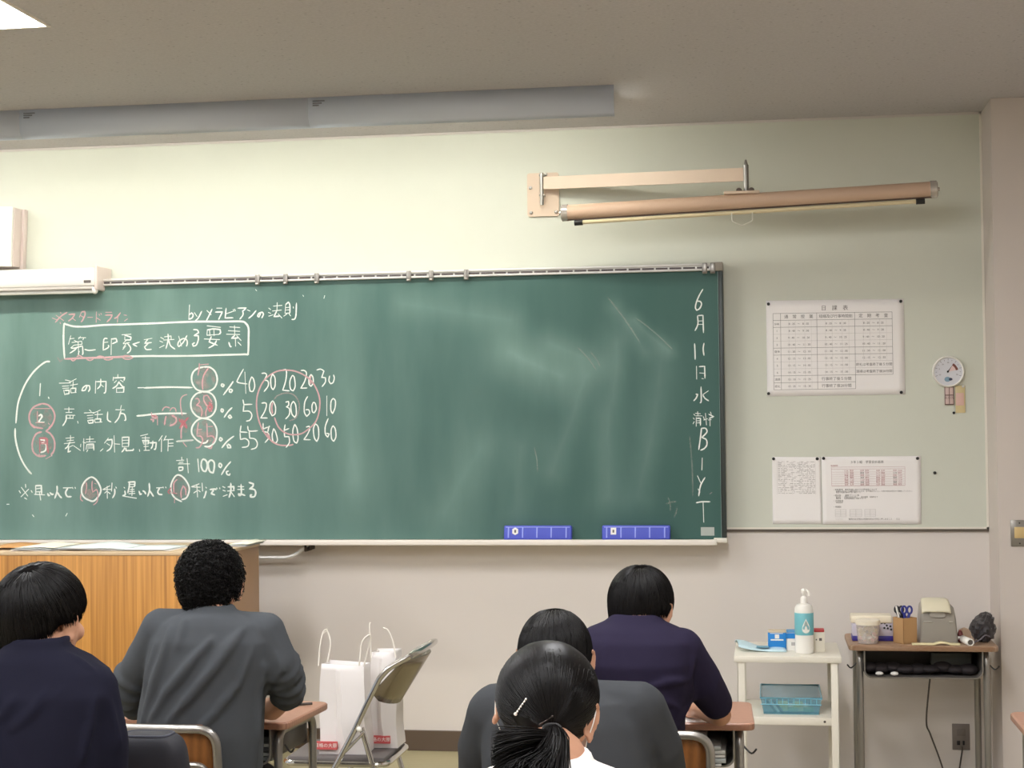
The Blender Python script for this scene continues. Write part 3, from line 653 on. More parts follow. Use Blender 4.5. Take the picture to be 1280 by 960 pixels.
# ---- projection screen case on top of the board, left
c0, c1 = at(0, 335, -.16), at(124, 336, -.16)
x1 = at(126, 345, -.13).x; x0 = x1 - 2.0
z1 = at(126, 333, -.16).z; z0 = at(126, 366, -.16).z
t = thing('projection_screen_case', 'white projection screen case mounted over the left end of the blackboard', 'projection screen', ((x0 + x1) / 2, -.008, (z0 + z1) / 2))
prof = [(-.07, z1 - .004), (-.155, z1 - .004), (-.172, z1 - .012), (-.178, z1 - .030), (-.178, z0 + .045), (-.172, z0 + .034), (-.07, z0 + .034)]
m = MB(); n = len(prof)
vs = [Vector((x0, y, z)) for y, z in prof] + [Vector((x1 - .01, y, z)) for y, z in prof]
m.add(vs, [list(range(n)), list(range(2 * n - 1, n - 1, -1))] + [[i, i + n, (i + 1) % n + n, (i + 1) % n] for i in range(n)])
m.build('case', mat('screen_case_white', (240, 236, 230), .35), t)
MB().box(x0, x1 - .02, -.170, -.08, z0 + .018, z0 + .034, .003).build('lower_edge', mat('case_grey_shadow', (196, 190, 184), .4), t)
MB().box(x0, x1 - .025, -.160, -.145, z0 - .001, z0 + .018, .005).build('bottom_bar', mat('bar_grey', (206, 206, 198), .35, metal=.2), t)
MB().box(x1 - .012, x1 + .004, -.182, -.008, z0 + .012, z1 + .004, .012, 3).build('end_bracket', mat('end_bracket_white', (224, 208, 200), .4), t)
ec = Vector((x1 - .014, -.165, z0 + .012))
MB().ell(ec, (.014, .016, .018)).build('latch', M['white'], t)
MB().box(x1 - .062, x1 - .028, -.1795, -.1775, z0 + .046, z0 + .058).build('badge', M['print'], t, smooth=False)

# ---- white box (speaker) high on the left
q = [at(0, 258, -.14), at(15.5, 258, -.14), at(13, 333, -.14)]
t = thing('wall_speaker', 'white wall speaker cut off at the left edge above the screen case', 'speaker', (q[1].x - .14, -.008, q[2].z))
m = Matrix.Translation((q[2].x, 0, q[2].z)) @ Matrix.Rotation(math.radians(2.2), 4, 'Y')
hz = q[1].z - q[2].z
MB().box(-.30, 0, -.14, -.12, 0, hz, .004, m=m).build('front_cover', M['white'], t)
MB().box(-.295, .004, -.12, -.045, .002, hz - .002, .004, m=m).box(-.30, .016, -.045, -.008, -.006, hz + .0, .004, m=m).build('body', mat('speaker_side', (214, 198, 192), .5), t)

# ---- posters
def sheet(name, label, corners_px, yoff, thick=.0006, curl=0.0, cat='poster', group=None, loc=None):
    """corners px: TL, TR, BR, BL"""
    Y = -.0085 - yoff
    c = [at(*p_, Y) for p_ in corners_px]
    t_ = thing(name, label, cat, (c[0] + c[2]) / 2, group)
    def fn(u, v):
        a = c[0] * (1 - u) + c[1] * u; b = c[3] * (1 - u) + c[2] * u
        p_ = a * (1 - v) + b * v
        p_.y = Y - .0003 - curl * (math.sin(PI * u) * math.sin(PI * v) * .25 + (v ** 3) * max(0, u - .6) * 1.4 * (1 - v) * 2)
        return p_
    MB().grid(21, 15, fn).build('paper', M['paper'], t_, thick=.0008)
    def pt(u, v):
        p_ = fn(u, v); p_.y -= .0009; return p_
    return t_, pt
def pins(t_, pts, Y=-.0095):
    for p_ in pts:
        c = at(*p_, -.014)
        MB().lathe([(.0, -.0075), (.0058, -.007), (.007, -.004), (.007, 0)], (c.x, Y, c.z), 12, 'y').build('pin', M['black'], t_)
class Doc:
    def __init__(s, pt, w, h): s.pt = pt; s.w = w; s.h = h; s.m = {}
    def mb(s, k): return s.m.setdefault(k, MB())
    def line(s, k, u0, v0, u1, v1, w=.0012):
        n = 12; P_ = [s.pt(u0 + (u1 - u0) * i / n, v0 + (v1 - v0) * i / n) for i in range(n + 1)]
        if abs(v1 - v0) < abs(u1 - u0): o_ = Vector((0, 0, w / 2))
        else: o_ = Vector((w / 2, 0, 0))
        vs = []
        for p_ in P_: vs += [p_ + o_, p_ - o_]
        s.mb(k).add(vs, [(2 * i, 2 * i + 1, 2 * i + 3, 2 * i + 2) for i in range(n)])
    def text(s, k, body, u, v, size, align='CENTER', xs=1.0):
        vs, fs = text_geo(body, size, align)
        s.mb(k).add([s.pt(u + x.x * xs / s.w, v - x.y / s.h) for x in vs], fs)
    def done(s, t_):
        for k, mb in s.m.items():
            o = mb.build('print', M[k], t_, smooth=False); o['kind'] = 'stuff'
pc = [(957.5, 376), (1129.5, 373.5), (1131.5, 493), (959, 495.5)]
t, pt = sheet('timetable_poster', 'wide printed period timetable poster pinned right of the blackboard', pc, .0005, curl=.008)
d = Doc(pt, .61, .42)
us = [.05, .105, .37, .645, .915]; vh = [.137 + .0725 * i for i in range(12)]
vt = [.137] + [.137 + .062 * 1.0 + .0725 * i for i in range(0, 11)]
vt = [.135 + .0735 * i for i in range(12)]
for i, v in enumerate(vt[:12]):
    v = .135 + .0735 * i
    if v > .96: continue
for i in range(12):
    v = .135 + .0725 * i
    heavy = i in (0, 1, 2, 5, 6, 9, 10, 11)
    d.line('print' if heavy else 'printl', us[0], v, us[3] if i > 9 else us[4], v - (.0), .0013 if heavy else .0008)
for j, u in enumerate(us):
    d.line('print', u, .135, u, .135 + .0725 * (9 if j == 4 else 11), .0013)
for j in range(3):
    a, b = us[j + 1], us[j + 2]
    for i in range(1, 11 if j == 0 else (9 if j == 1 else 7)):
        for f in (.18, .36, .62, .80): d.line('printl', a + (b - a) * f + .012, .135 + .0725 * i, a + (b - a) * f + .012, .135 + .0725 * (i + 1), .0005)
d.text('print', '日　課　表', .5, .088, .024)
hd = ['通　常　授　業', '短縮及び行事時間割', '定　期　考　査']
for j, h_ in enumerate(hd): d.text('print', h_, (us[j + 1] + us[j + 2]) / 2, .173, .0165 if j == 1 else .0185)
rows = ['SHR', '1', '2', '3', '昼休', '4', '5', '6', '清掃', '終礼']
st = [((8, 25), 10), ((8, 40), 50), ((9, 40), 50), ((10, 40), 50), ((11, 30), 40), ((12, 15), 50), ((13, 15), 50), ((14, 15), 50), ((15, 10), 15), ((15, 25), 10)]
for i in range(10):
    v = .173 + .0725 * (i + 1) + .002
    d.text('print', rows[i], (us[0] + us[1]) / 2, v, .0125)
    for j in range(3):
        u = (us[j + 1] + us[j + 2]) / 2
        if j == 2 and i >= 6:
            if i < 8: d.text('print', ('終礼は考査終了後５分間', '清掃は考査終了後20分間')[i - 6], u, v, .0145)
            continue
        if j == 1 and i >= 8:
            d.text('print', ('行事終了後５分間', '行事終了後20分間')[i - 8], u, v, .0165); continue
        (h_, mi), du = st[i]; e = h_ * 60 + mi + du - 5 * j
        d.text('print', '%d : %02d   ～   %d : %02d' % (h_, mi, e // 60, e % 60), u, v, .0125)
d.done(t)
pins(t, ((960.5, 380), (1126, 376.5), (960.7, 492), (1126.7, 490.5)))

pc = [(965, 571), (1025.5, 571.5), (1027.5, 655), (966, 655)]
t, pt = sheet('notice_sheet', 'small faintly printed notice sheet pinned left of the lower two', pc, .0005, curl=.004)
d = Doc(pt, .215, .30)
random.seed(3)
for i in range(24):
    v = .07 + i * .0205
    u = .12
    while u < .86:
        w_ = random.uniform(.02, .09)
        if random.random() < .75: d.line('printl', u, v, min(u + w_, .88), v, .0028 * random.uniform(.5, 1))
        u += w_ + .02
for u in (.1, .25, .41, .57, .73, .89): d.line('printl', u, .06, u, .56, .0006)
d.done(t); pins(t, ((967, 573.5), (1021.5, 573.5)))

pc = [(1026.5, 571), (1151, 570), (1151.5, 655), (1028.5, 655.5)]
t, pt = sheet('notice_poster', 'wider printed notice with a red table pinned right of the small sheet', pc, .0016, curl=.005)
d = Doc(pt, .44, .30)
d.text('print', '３年１組　学習会計画表', .46, .085, .0135)
d.text('printr', '実施期間', .13, .135, .008)
for v in (.155, .185, .43): d.line('printr', .1, v, .84, v, .0007)
for u in (.1, .84): d.line('printr', u, .155, u, .43, .0007)
random.seed(5)
for i in range(7):
    v = .212 + i * .034
    d.line('printr', .1, v + .017, .84, v + .017, .0004)
    for k in range(8):
        u = (.25, .305, .41, .46, .57, .62, .74, .79)[k]
        d.text('print' if k % 4 == 2 and i % 2 else 'printr', random.choice(['12:30', '国語', '数学', '英語', '13:20', '化学']), u, v, .0085)
txt = [(.49, .11, '・実施要項　期末考査に向けての学習会について', .009), (.515, .14, '各教科の担当から課題が配布されます。必ず提出すること。欠席の場合は担任まで連絡してください。', .0075), (.53, .14, '自習の時間は静かに取り組むこと', .0075),
       (.575, .11, '・提出物　　課題プリント等', .009), (.60, .14, '提出先　　各教科担当の机上　　提出期限　授業時まで', .0075), (.62, .14, '集配係　　放課後職員室に持参すること', .0075), (.655, .11, '・注意事項', .009), (.68, .14, '体調管理', .0075), (.745, .11, '・時間割', .009), (.925, .11, '　－－－－　　　質問がある場合は各教科担当の先生に申し出ること　　以上', .0085)]
for v, u, b, s_ in txt: d.text('print', b, u, v, s_, 'LEFT')
for (a, b) in ((.13, .24), (.28, .40), (.43, .54)):
    for i in range(5): d.line('printl', a, .78 + .027 * i, b, .78 + .027 * i, .0008)
    for u in (a, (a + b) / 2, b): d.line('printl', u, .78, u, .888, .0008)
d.done(t); pins(t, ((1029.5, 573), (1147, 573)))
c = at(1168.5, 591, -.01)
o = MB().lathe([(.0, -.0075), (.0058, -.007), (.007, -.004), (.007, 0)], (c.x, -.0082, c.z), 12, 'y').build('push_pin', M['black'])
tag(o, 'lone black push pin in the pin board right of the notices', 'pin')

# ---- round thermometer and small tags
c = at(1185.5, 464.5, -.03); R_ = .068
t = thing('wall_thermometer', 'round white dial thermometer hanging on the pin board', 'thermometer', (c.x, -.008, c.z))
MB().lathe([(R_ * .97, 0), (R_, -.004), (R_, -.020), (R_ - .004, -.026), (R_ - .008, -.024), (R_ - .008, -.016)], (c.x, -.0085, c.z), 48, 'y').build('rim', M['white'], t)
MB().lathe([(.0001, -.018), (R_ - .007, -.018), (R_ - .007, -.014), (.0001, -.014)], (c.x, -.0085, c.z), 40, 'y').build('dial', mat('dial_face', (214, 214, 220), .4), t)
yb = -.0272
tk = MB()
for i in range(13):
    a = math.radians(-20 + i * 220 / 12)
    for rr in (.048,):
        ca, sa = math.cos(a), math.sin(a); p_ = Vector((c.x + ca * rr, yb, c.z + sa * rr)); l_ = .005 if i % 2 else .009
        d_ = Vector((ca, 0, sa)); n_ = Vector((-sa, 0, ca)) * .0008
        tk.add([p_ + n_, p_ - n_, p_ - n_ + d_ * l_, p_ + n_ + d_ * l_], [(0, 1, 2, 3)])
for i, s_ in enumerate(('-10', '0', '10', '20', '30', '40', '50')):
    a = math.radians(200 - i * 220 / 6)
    text_on(tk, s_, .0085, (c.x + math.cos(a) * .039, yb, c.z + math.sin(a) * .039), (1, 0, 0), (0, 0, 1))
tk.build('scale_marks', M['print'], t, smooth=False)
sec = MB()
for a0_, a1_, r0, r1, mm_ in ((10, 62, .030, .040, 'print'),):
    vs = []; n = 10
    for i in range(n + 1):
        a = math.radians(a0_ + (a1_ - a0_) * i / n); vs += [Vector((c.x + .002 + math.cos(a) * r0, yb - .0003, c.z + math.sin(a) * r0)), Vector((c.x + .002 + math.cos(a) * r1, yb - .0003, c.z + math.sin(a) * r1))]
    sec.add(vs, [(2 * i, 2 * i + 1, 2 * i + 3, 2 * i + 2) for i in range(n)])
sec.build('comfort_band', mat('dial_brown', (120, 70, 60), .6), t, smooth=False)
pk = MB(); n = 8; vs = [Vector((c.x + .002, yb - .0002, c.z))]
for i in range(n + 1):
    a = math.radians(12 + 50 * i / n); vs.append(Vector((c.x + .002 + math.cos(a) * .030, yb - .0002, c.z + math.sin(a) * .030)))
pk.add(vs, [(0, i, i + 1) for i in range(1, n + 1)]); pk.build('comfort_zone', mat('dial_pink', (228, 200, 196), .6), t, smooth=False)
MB().ell((c.x - .004, yb + .0006, c.z - .033), (.013, .001, .011)).build('dial_blue_mark', mat('dial_blue', (130, 160, 180), .5), t)
MB().ell((c.x + .008, yb + .0004, c.z - .033), (.009, .001, .006)).build('dial_dark_mark', mat('dial_navy', (50, 58, 84), .5), t)
nd = MB().lathe([(.0, -.004), (.004, -.0035), (.0045, 0)], (c.x - .002, yb, c.z), 12, 'y')
nd.add([Vector((c.x - .004, yb - .001, c.z)), Vector((c.x, yb - .001, c.z)), Vector((c.x + .022, yb - .001, c.z + .034))], [(0, 1, 2)])
nd.build('needle', M['black'], t, smooth=False)
a, b = at(1180.5, 483, -.016), at(1192.5, 506, -.016)
t = thing('hanging_tag', 'small framed tag hanging just below the round thermometer', 'tag', ((a.x + b.x) / 2, -.008, b.z))
MB().box(a.x, b.x, -.018, -.0085, b.z, a.z, .002).build('tag_board', mat('tag_pinkwhite', (210, 186, 180), .6), t)
k = MB()
for u in (0, .47, .93): k.box(a.x + (b.x - a.x) * u, a.x + (b.x - a.x) * (u + .07), -.0186, -.0178, b.z, a.z)
for v in (0, .5, .95): k.box(a.x, b.x, -.0186, -.0178, b.z + (a.z - b.z) * v, b.z + (a.z - b.z) * (v + .05))
text_on(k, '火の元', .014, ((a.x + b.x) / 2, -.0188, b.z + .03), (1, 0, 0), (0, 0, 1))
k.build('tag_pattern', mat('tag_print', (110, 84, 80), .7), t, smooth=False)
a, b = at(1194, 482, -.014), at(1207, 516, -.014)
t = thing('plastic_pouch', 'small yellow and pink plastic pouch pinned beside the hanging tag', 'pouch', ((a.x + b.x) / 2, -.008, b.z))
MB().box(a.x, b.x, -.013, -.0085, b.z, a.z, .002).build('pouch', mat('pouch_yellow', (214, 196, 148), .35), t)
MB().box(a.x + .002, b.x - .006, -.0155, -.0128, b.z + .032, a.z - .032, .001).build('insert_card', mat('card_pink', (222, 184, 172), .5), t)
p_ = at(1204, 483, -.016); MB().lathe([(0, -.008), (.005, -.007), (.006, 0)], (p_.x, -.012, p_.z), 10, 'y').build('pin', M['white'], t)
p_ = at(1192.5, 516, -.016); MB().lathe([(0, -.008), (.005, -.007), (.006, 0)], (p_.x, -.0085, p_.z), 10, 'y').build('pin', M['black'], t)

# ---- switch plate on pillar, outlet on wall
def plate(name, label, cat, x0, x1, z0, z1, yf, m_):
    t_ = thing(name, label, cat, ((x0 + x1) / 2, yf, z0))
    MB().box(x0, x1, yf - .006, yf + .001, z0, z1, .002).build('cover_plate', m_, t_)
    return t_
a, b = at(1263, 650, -.305), at(1280, 683, -.305)
x0, x1, z0, z1 = a.x, a.x + .07, b.z, a.z
t = plate('light_switch', 'grey metal switch plate with yellowed switch on the right pillar', 'switch', x0, x1, z0, z1, -.304, M['steel'])
cx, cz = (x0 + x1) / 2, (z0 + z1) / 2
MB().box(cx - .021, cx + .021, -.315, -.309, cz - .020, cz + .026, .004).build('rocker', mat('switch_yellow', (214, 186, 130), .4), t)
for s_ in (-1, 1): MB().lathe([(0, -.003), (.003, -.002), (.0035, 0)], (cx, -.310, cz + s_ * .042), 8, 'y').build('screw', mat('screw_dark', (60, 54, 50), .4), t)
a, b = at(1190, 904.5, -.001), at(1212.5, 937.5, -.001)
t = plate('wall_outlet', 'grey double wall outlet low behind the small desk', 'outlet', a.x, b.x, b.z, a.z, 0, mat('outlet_grey', (126, 116, 108), .5))
cx, cz = (a.x + b.x) / 2, (a.z + b.z) / 2
MB().box(cx - .018, cx + .018, -.010, -.005, cz + .004, cz + .034, .003).build('socket', mat('outlet_face', (118, 108, 100), .5), t)
sl = MB().box(cx - .018, cx - .005, -.011, -.005, cz - .034, cz - .016, .001).box(cx + .006, cx + .014, -.011, -.005, cz - .034, cz - .016, .001)
sl.build('socket_slots', M['black'], t)

# ================================================================== ERASERS on the tray
def eraser(px0, px1, label, hexa):
    Yc = BY - .05
    a, b = at(px0, 674, ty), at(px1, 674, ty)
    zb_ = BZB - .004
    t_ = thing('chalk_eraser', label, 'eraser', ((a.x + b.x) / 2, ty + .03, zb_), 'chalk erasers on the tray')
    blue = mat('eraser_blue', (70, 82, 190), .55, bump=.3, bscale=400)
    tilt = Matrix.Translation(((a.x + b.x) / 2, ty + .032, zb_ + .036)) @ Matrix.Rotation(math.radians(-14), 4, 'X')
    hw = (b.x - a.x) / 2
    MB().box(-hw, hw, -.014, .018, -.034, .030, .006, 3, m=tilt).build('eraser_body', blue, t_)
    edge = mat('eraser_seam', (150, 160, 232), .6)
    k_ = MB()
    for u in (-.86, -.44, -.02, .40, .84): k_.box(u * hw - .003, u * hw + .003, -.0165, -.012, -.026, .022, .001, m=tilt)
    k_.box(-hw + .008, hw - .008, -.0160, -.012, .019, .023, .001, m=tilt)
    o_ = k_.build('stitching', edge, t_); o_['kind'] = 'stuff'
    lx = -.66 * hw
    mm_ = MB()
    if hexa: mm_.prism([(lx + .013, .012), (lx, .020), (lx - .013, .012), (lx - .013, -.006), (lx, -.014), (lx + .013, -.006)], -.0175, -.014, m=tilt)
    else: mm_.box(lx - .012, lx + .012, -.0175, -.014, -.012, .018, m=tilt)
    mm_.build('label_patch', M['white'], t_, smooth=False)
    d_ = MB().box(lx - .004, lx + .004, -.0182, -.017, -.004, .009, m=tilt); d_.build('label_print', M['print'], t_, smooth=False)
eraser(629, 714, 'left blue chalk eraser on the tray, with a six-sided white label', True)
eraser(752, 837.5, 'right blue chalk eraser on the tray, with a square white label', False)

# ================================================================== FURNITURE
def desk_model(label, loc, rot=0, w=.60, d=.40, h=.742, topm=None, mesh_src=None):
    t_ = thing('school_desk', label, 'desk', (0, 0, 0), 'school desks')
    m_ = MB()
    pts = rrect(-w / 2, w / 2, -d / 2, d / 2, .03)
    n_ = len(pts); vs = []
    for z, ins in ((h - .022, .002), (h - .018, 0), (h - .004, 0), (h, .004)):
        for (x, y) in pts:
            k_ = 1 - ins / (w / 2); kk = 1 - ins / (d / 2)
            vs.append(Vector((x * k_, y * kk, z)))
    fs = [list(range(n_ - 1, -1, -1)), [3 * n_ + i for i in range(n_)]] + [[r * n_ + i, r * n_ + (i + 1) % n_, (r + 1) * n_ + (i + 1) % n_, (r + 1) * n_ + i] for r in range(3) for i in range(n_)]
    m_.add(vs, fs); m_.build('desk_top', topm or M['dwood'], t_, local=True)
    lx = w / 2 - .045
    for s1 in (-1, 1):
        x = s1 * lx
        MB().tube(roundline([(x, -d / 2 + .045, .02), (x, -d / 2 + .045, h - .036), (x, d / 2 - .045, h - .036), (x, d / 2 - .045, .02)], .05), .0135, 12).build('leg_frame', M['steel'], t_, local=True)
        MB().tube([(x, -d / 2 - .01, .016), (x, d / 2 + .01, .016)], .014, 10).build('foot_bar', M['steel'], t_, local=True)
        MB().tube(smoothline([(x + s1 * .012, -d / 2 + .07, h - .08), (x + s1 * .035, -d / 2 + .06, h - .10), (x + s1 * .05, -d / 2 + .05, h - .085)], 4), .003, 6).build('side_hook', mat('hook_dark', (40, 38, 38), .4), t_, local=True)
    MB().tube([(-lx, d / 2 - .045, .16), (lx, d / 2 - .045, .16)], .011, 10).build('cross_bar', M['steel'], t_, local=True)
    # book tray: bent sheet
    tx = lx - .018; z0_, z1_ = h - .132, h - .022; r_ = .03
    prof = [(-tx, z1_)] + [(-tx + r_ - r_ * math.cos(a), z0_ + r_ - r_ * math.sin(a)) for a in [PI / 2 * i / 5 for i in range(6)]]
    prof += [(-p_[0], p_[1]) for p_ in prof[::-1]]
    tr = MB().grid(len(prof), 2, lambda u, v: Vector((prof[round(u * (len(prof) - 1))][0], -d / 2 + .02 + v * (d - .07), prof[round(u * (len(prof) - 1))][1])))
    tr.box(-tx, tx, d / 2 - .052, d / 2 - .05, z0_ + .004, z1_)
    tray = tr.build('book_tray', mat('tray_steel', (92, 88, 84), .45, metal=.4), t_, thick=.0015, local=True)
    MB().tube([(p_[0], -d / 2 + .02, p_[1]) for p_ in prof], .0035, 6).build('tray_rim', M['steel'], t_, local=True)
    t_.location = loc; t_.rotation_euler = (0, 0, rot)
    return t_
DESK = dict(curly=(-1.742, -2.235), rnavy=(-.352, -2.145), hall=(.615, -.315), right=(1.03, -2.25), lnavy=(-1.665, -3.42), grey=(-.47, -3.38), girl=(-.42, -4.17))
dk = desk_model('wooden-topped school desk of the curly-haired student in grey', (*DESK['curly'], 0), math.radians(-4))
def desk_copy(label, loc, rot=0):
    c = copy_tree(dk); c['label'] = label; c.location = (*loc, 0); c.rotation_euler = (0, 0, rot); return c
desk_copy('wooden-topped school desk of the short-sleeved navy student, papers stuffed below', DESK['rnavy'], math.radians(2))
hallm = wood('old_desk_top', (134, 96, 66), (186, 160, 136), scale=(1, 9, 9), wscale=3, axis='Y', rough=.5)
hd_ = desk_model('small school desk against the wall beside the white shelf, loaded with boxes', (*DESK['hall'], 0), 0, w=.59, d=.40, topm=hallm)
desk_copy('empty school desk cut off by the right edge of the view', DESK['right'])
desk_copy('school desk of the navy-clad student at the far left, with a dark bag on it', DESK['lnavy'])
desk_copy('school desk hidden behind the hunched student in plain grey', DESK['grey'])
desk_copy('school desk in front of the ponytailed student', DESK['girl'])

def chair_model(label, loc, rot=0):
    t_ = thing('school_chair', label, 'chair', (0, 0, 0), 'school chairs')
    st_ = M['steel']; r_ = .0125
    hb, w = .800, .185
    # back arch: up the rear legs and over
    arch = roundline([(-w, -.20, .02), (-w, -.185, .44), (-w, -.235, hb), (w, -.235, hb), (w, -.185, .44), (w, -.20, .02)], .055, 7)
    MB().tube(arch, r_, 12).build('back_frame', st_, t_, local=True)
    for s1 in (-1, 1):
        MB().tube(roundline([(s1 * w, -.19, .435), (s1 * w, .16, .435), (s1 * w, .20, .02)], .05), r_, 12).build('front_leg', st_, t_, local=True)
        MB().tube([(s1 * w, -.22, .016), (s1 * w, .22, .016)], r_, 10).build('foot_bar', st_, t_, local=True)
    MB().tube(roundline([(-w + .03, -.215, .60), (-w + .03, -.232, .700), (w - .03, -.232, .700), (w - .03, -.215, .60)], .03), .0085, 10).build('lower_rail', st_, t_, local=True)
    # plywood back and seat
    def bp(u, v):
        zz = .635 + v * (hb + .009 - .635); x = (u - .5) * 2 * (w - .0125) * (1 - .20 * max(0, (v - .72) / .28) ** 2.2)
        return Vector((x, -.185 - .05 * (zz - .44) / .36 + .018 - .006 * (1 - (2 * u - 1) ** 2), zz))
    MB().grid(13, 7, bp).build('backrest', M['cwood'], t_, thick=.010, local=True)
    def sp(u, v):
        x = (u - .5) * .38; y = -.19 + v * .38
        return Vector((x, y, .456 - .010 * (1 - (2 * u - 1) ** 2) * (1 - v * .6) - (.02 * max(0, v - .85) / .15)))
    MB().grid(13, 13, sp).build('seat', M['cwood'], t_, thick=.011, local=True)
    t_.location = loc; t_.rotation_euler = (0, 0, rot)
    return t_
ch = chair_model('school chair under the curly-haired student, its tube back in view', (-1.715, -2.66, 0), 0)
CH = dict(curly=(-1.715, -2.66), rnavy=(-.345, -2.62), lnavy=(-1.70, -3.88), grey=(-.45, -3.70), girl=(-.40, -4.56))
def chair_copy(label, k):
    c = copy_tree(ch); c['label'] = label; c.location = (*CH[k], 0); return c
chair_copy('school chair under the short-sleeved navy student, its orange-brown back in view', 'rnavy')
chair_copy('school chair under the navy-clad student at the far left', 'lnavy')
chair_copy('school chair under the hunched student in plain grey', 'grey')
chair_copy('school chair under the ponytailed student', 'girl')

# ---- podium
yb_, yf_ = -.48, -1.06
xr_ = at(324, 740, yb_).x
xl_ = xr_ - 1.55
yf_ = -1.02
zt_ = onz(150, 689.5, 1.15).z
zt_ = at(150, 690, yf_).z
t = thing('teacher_podium', 'large wood-grain teacher podium standing before the blackboard at left', 'podium', ((xl_ + xr_) / 2, (yb_ + yf_) / 2, PZ))
ow = grain('podium_grain', (134, 84, 26), (200, 142, 66))
MB().box(xl_, xr_ - .012, yf_, yf_ + .02, PZ + .01, zt_ - .012, .002).build('front_panel', ow, t)
MB().box(xr_ - .02, xr_, yf_ + .004, yb_, PZ + .01, zt_ - .012, .002).build('side_panel', mat('podium_side', (166, 130, 98), .5, var=.06), t)
MB().box(xl_, xl_ + .02, yf_ + .004, yb_, PZ + .01, zt_ - .012, .002).build('side_panel', MATS['podium_side'], t)
MB().box(xl_ - .005, xr_ + .004, yf_ - .004, yb_ + .004, zt_ - .014, zt_, .003).build('top', mat('podium_top', (196, 172, 140), .5), t)
MB().box(xl_ + .02, xr_ - .02, yb_ - .04, yb_ - .02, PZ + .01, zt_ - .4).build('back_panel', MATS['podium_side'], t)
MB().box(xl_ + .01, xr_ - .01, yf_ + .015, yb_ - .01, PZ, PZ + .05).build('plinth', M['black'], t)
# papers on the podium
def paper_pile(name, label, cat, pxa, pxb, Y, n, dx=.0, col='paper', hgt=.004, wave=0.0, group=None):
    a, b = at(pxa, 690, Y), at(pxb, 690, Y)
    t_ = thing(name, label, cat, ((a.x + b.x) / 2, Y, zt_), group)
    for i in range(n):
        z = zt_ + .001 + i * hgt
        o0 = random.uniform(-.02, .02)
        def fn(u, v):
            return Vector((a.x + (b.x - a.x) * u + o0 + .05 * (v - .5) * dx, Y - .13 + .26 * v + o0 * .5, z + wave * math.sin(u * PI) * (1 + .4 * math.sin(7 * u + 3 * v + i)) * (.6 + .4 * v)))
        MB().grid(12, 6, fn).build('sheet', mat('sheet_%s_%d' % (name, i % 3), ((232, 226, 220), (214, 220, 220), (236, 232, 214))[i % 3], .7), t_, thick=.0015)
    return t_
random.seed(11)
paper_pile('paper_stack', 'white paper stack on the podium top, left of the clear plastic file', 'papers', 30, 78, -.86, 3, hgt=.006, wave=.006)
paper_pile('clear_plastic_file', 'rumpled greyish clear plastic file lying on the podium', 'file', 80, 168, -.84, 2, hgt=.006, wave=.011)
paper_pile('loose_papers', 'flat white papers on the podium beside the curly head', 'papers', 165, 225, -.84, 2, hgt=.004, wave=.002)
paper_pile('paper_bundle', 'pinkish white paper bundle at the right end of the podium top', 'papers', 294, 318, -.62, 3, hgt=.005, wave=.003)
a = at(2, 688, -.86); 
tg = thing('envelope', 'brown envelope corner on the far left of the podium top', 'envelope', (a.x, -.84, zt_))
MB().grid(6, 4, lambda u, v: Vector((a.x - .04 + .18 * u, -.92 + .16 * v, zt_ + .002 + .018 * u * (1 - u) * 2 + .01 * v))).build('envelope_flap', mat('kraft_brown', (190, 140, 84), .7), tg, thick=.002)

# ---- white shelf unit
sz = .722
sx0, sx1 = -.138, .282; sy0, sy1 = -.715, -.275
ang = math.radians(3)
t = thing('metal_shelf', 'ivory metal shelf unit against the wall holding the pump bottle', 'shelf', ((sx0 + sx1) / 2, (sy0 + sy1) / 2, 0))
MB().box(sx0, sx1, sy0, sy1, sz - .026, sz, .004).build('top_board', M['ivory'], t)
zmid0, zmid1 = .40, .43
zm = at(985, 897, sy0).z
MB().box(sx0 + .02, sx1 - .02, sy0 + .01, sy1 - .01, zm - .032, zm, .003).build('middle_board', M['ivory'], t)
MB().box(sx0 + .02, sx1 - .02, sy0 + .01, sy1 - .01, .10, .135, .003).build('lower_board', M['ivory'], t)
for (x, y) in ((sx0 + .012, sy0 + .008), (sx1 - .042, sy0 + .008), (sx0 + .012, sy1 - .038), (sx1 - .042, sy1 - .038)):
    g = MB().box(x, x + .030, y, y + .004, 0, sz - .02, .001).box(x if x < .1 else x + .026, (x if x < .1 else x + .026) + .004, y, y + .03, 0, sz - .02, .001)
    g.build('upright', M['ivory'], t)
c = at(1031, 904, sy0 + .008); MB().lathe([(0, -.003), (.004, -.002), (.005, 0)], (c.x, sy0 + .0095, zm - .016), 10, 'y').build('bolt', mat('bolt_dark', (74, 68, 62), .4), t)

# items on the shelf
def on_shelf(px, py, Y): return at(px, py, Y)
# pump bottle
c = at(1005.5, 800, -.62); c.z = sz
t = thing('pump_bottle', 'white sanitizer pump bottle with turquoise drop label on the shelf', 'bottle', c)
R_ = .037; H_ = at(1005, 754, -.62).z - sz
body = [(R_ * .86, 0), (R_ * .97, .004), (R_, .012), (R_, H_ - .03), (R_ * .97, H_ - .018), (R_ * .80, H_ - .005), (.016, H_)]
MB().lathe(body, c, 36).build('bottle_body', M['white'], t)
z0_ = at(1005, 793, -.62).z - sz; z1_ = at(1005, 765.5, -.62).z - sz
MB().lathe([(R_ + .0004, z0_), (R_ + .0009, z0_ + .001), (R_ + .0009, z1_ - .001), (R_ + .0004, z1_)], c, 36).build('label_band', mat('label_turquoise', (116, 186, 196), .4), t)
dr = MB(); n = 20; zc_ = c.z + (z0_ + z1_) / 2 - .006
def dropo(i, s_):
    a = 2 * PI * i / n
    return .021 * math.sin(a) * abs(math.sin(a / 2)) ** 1.4 * s_, .029 * math.cos(a) * s_
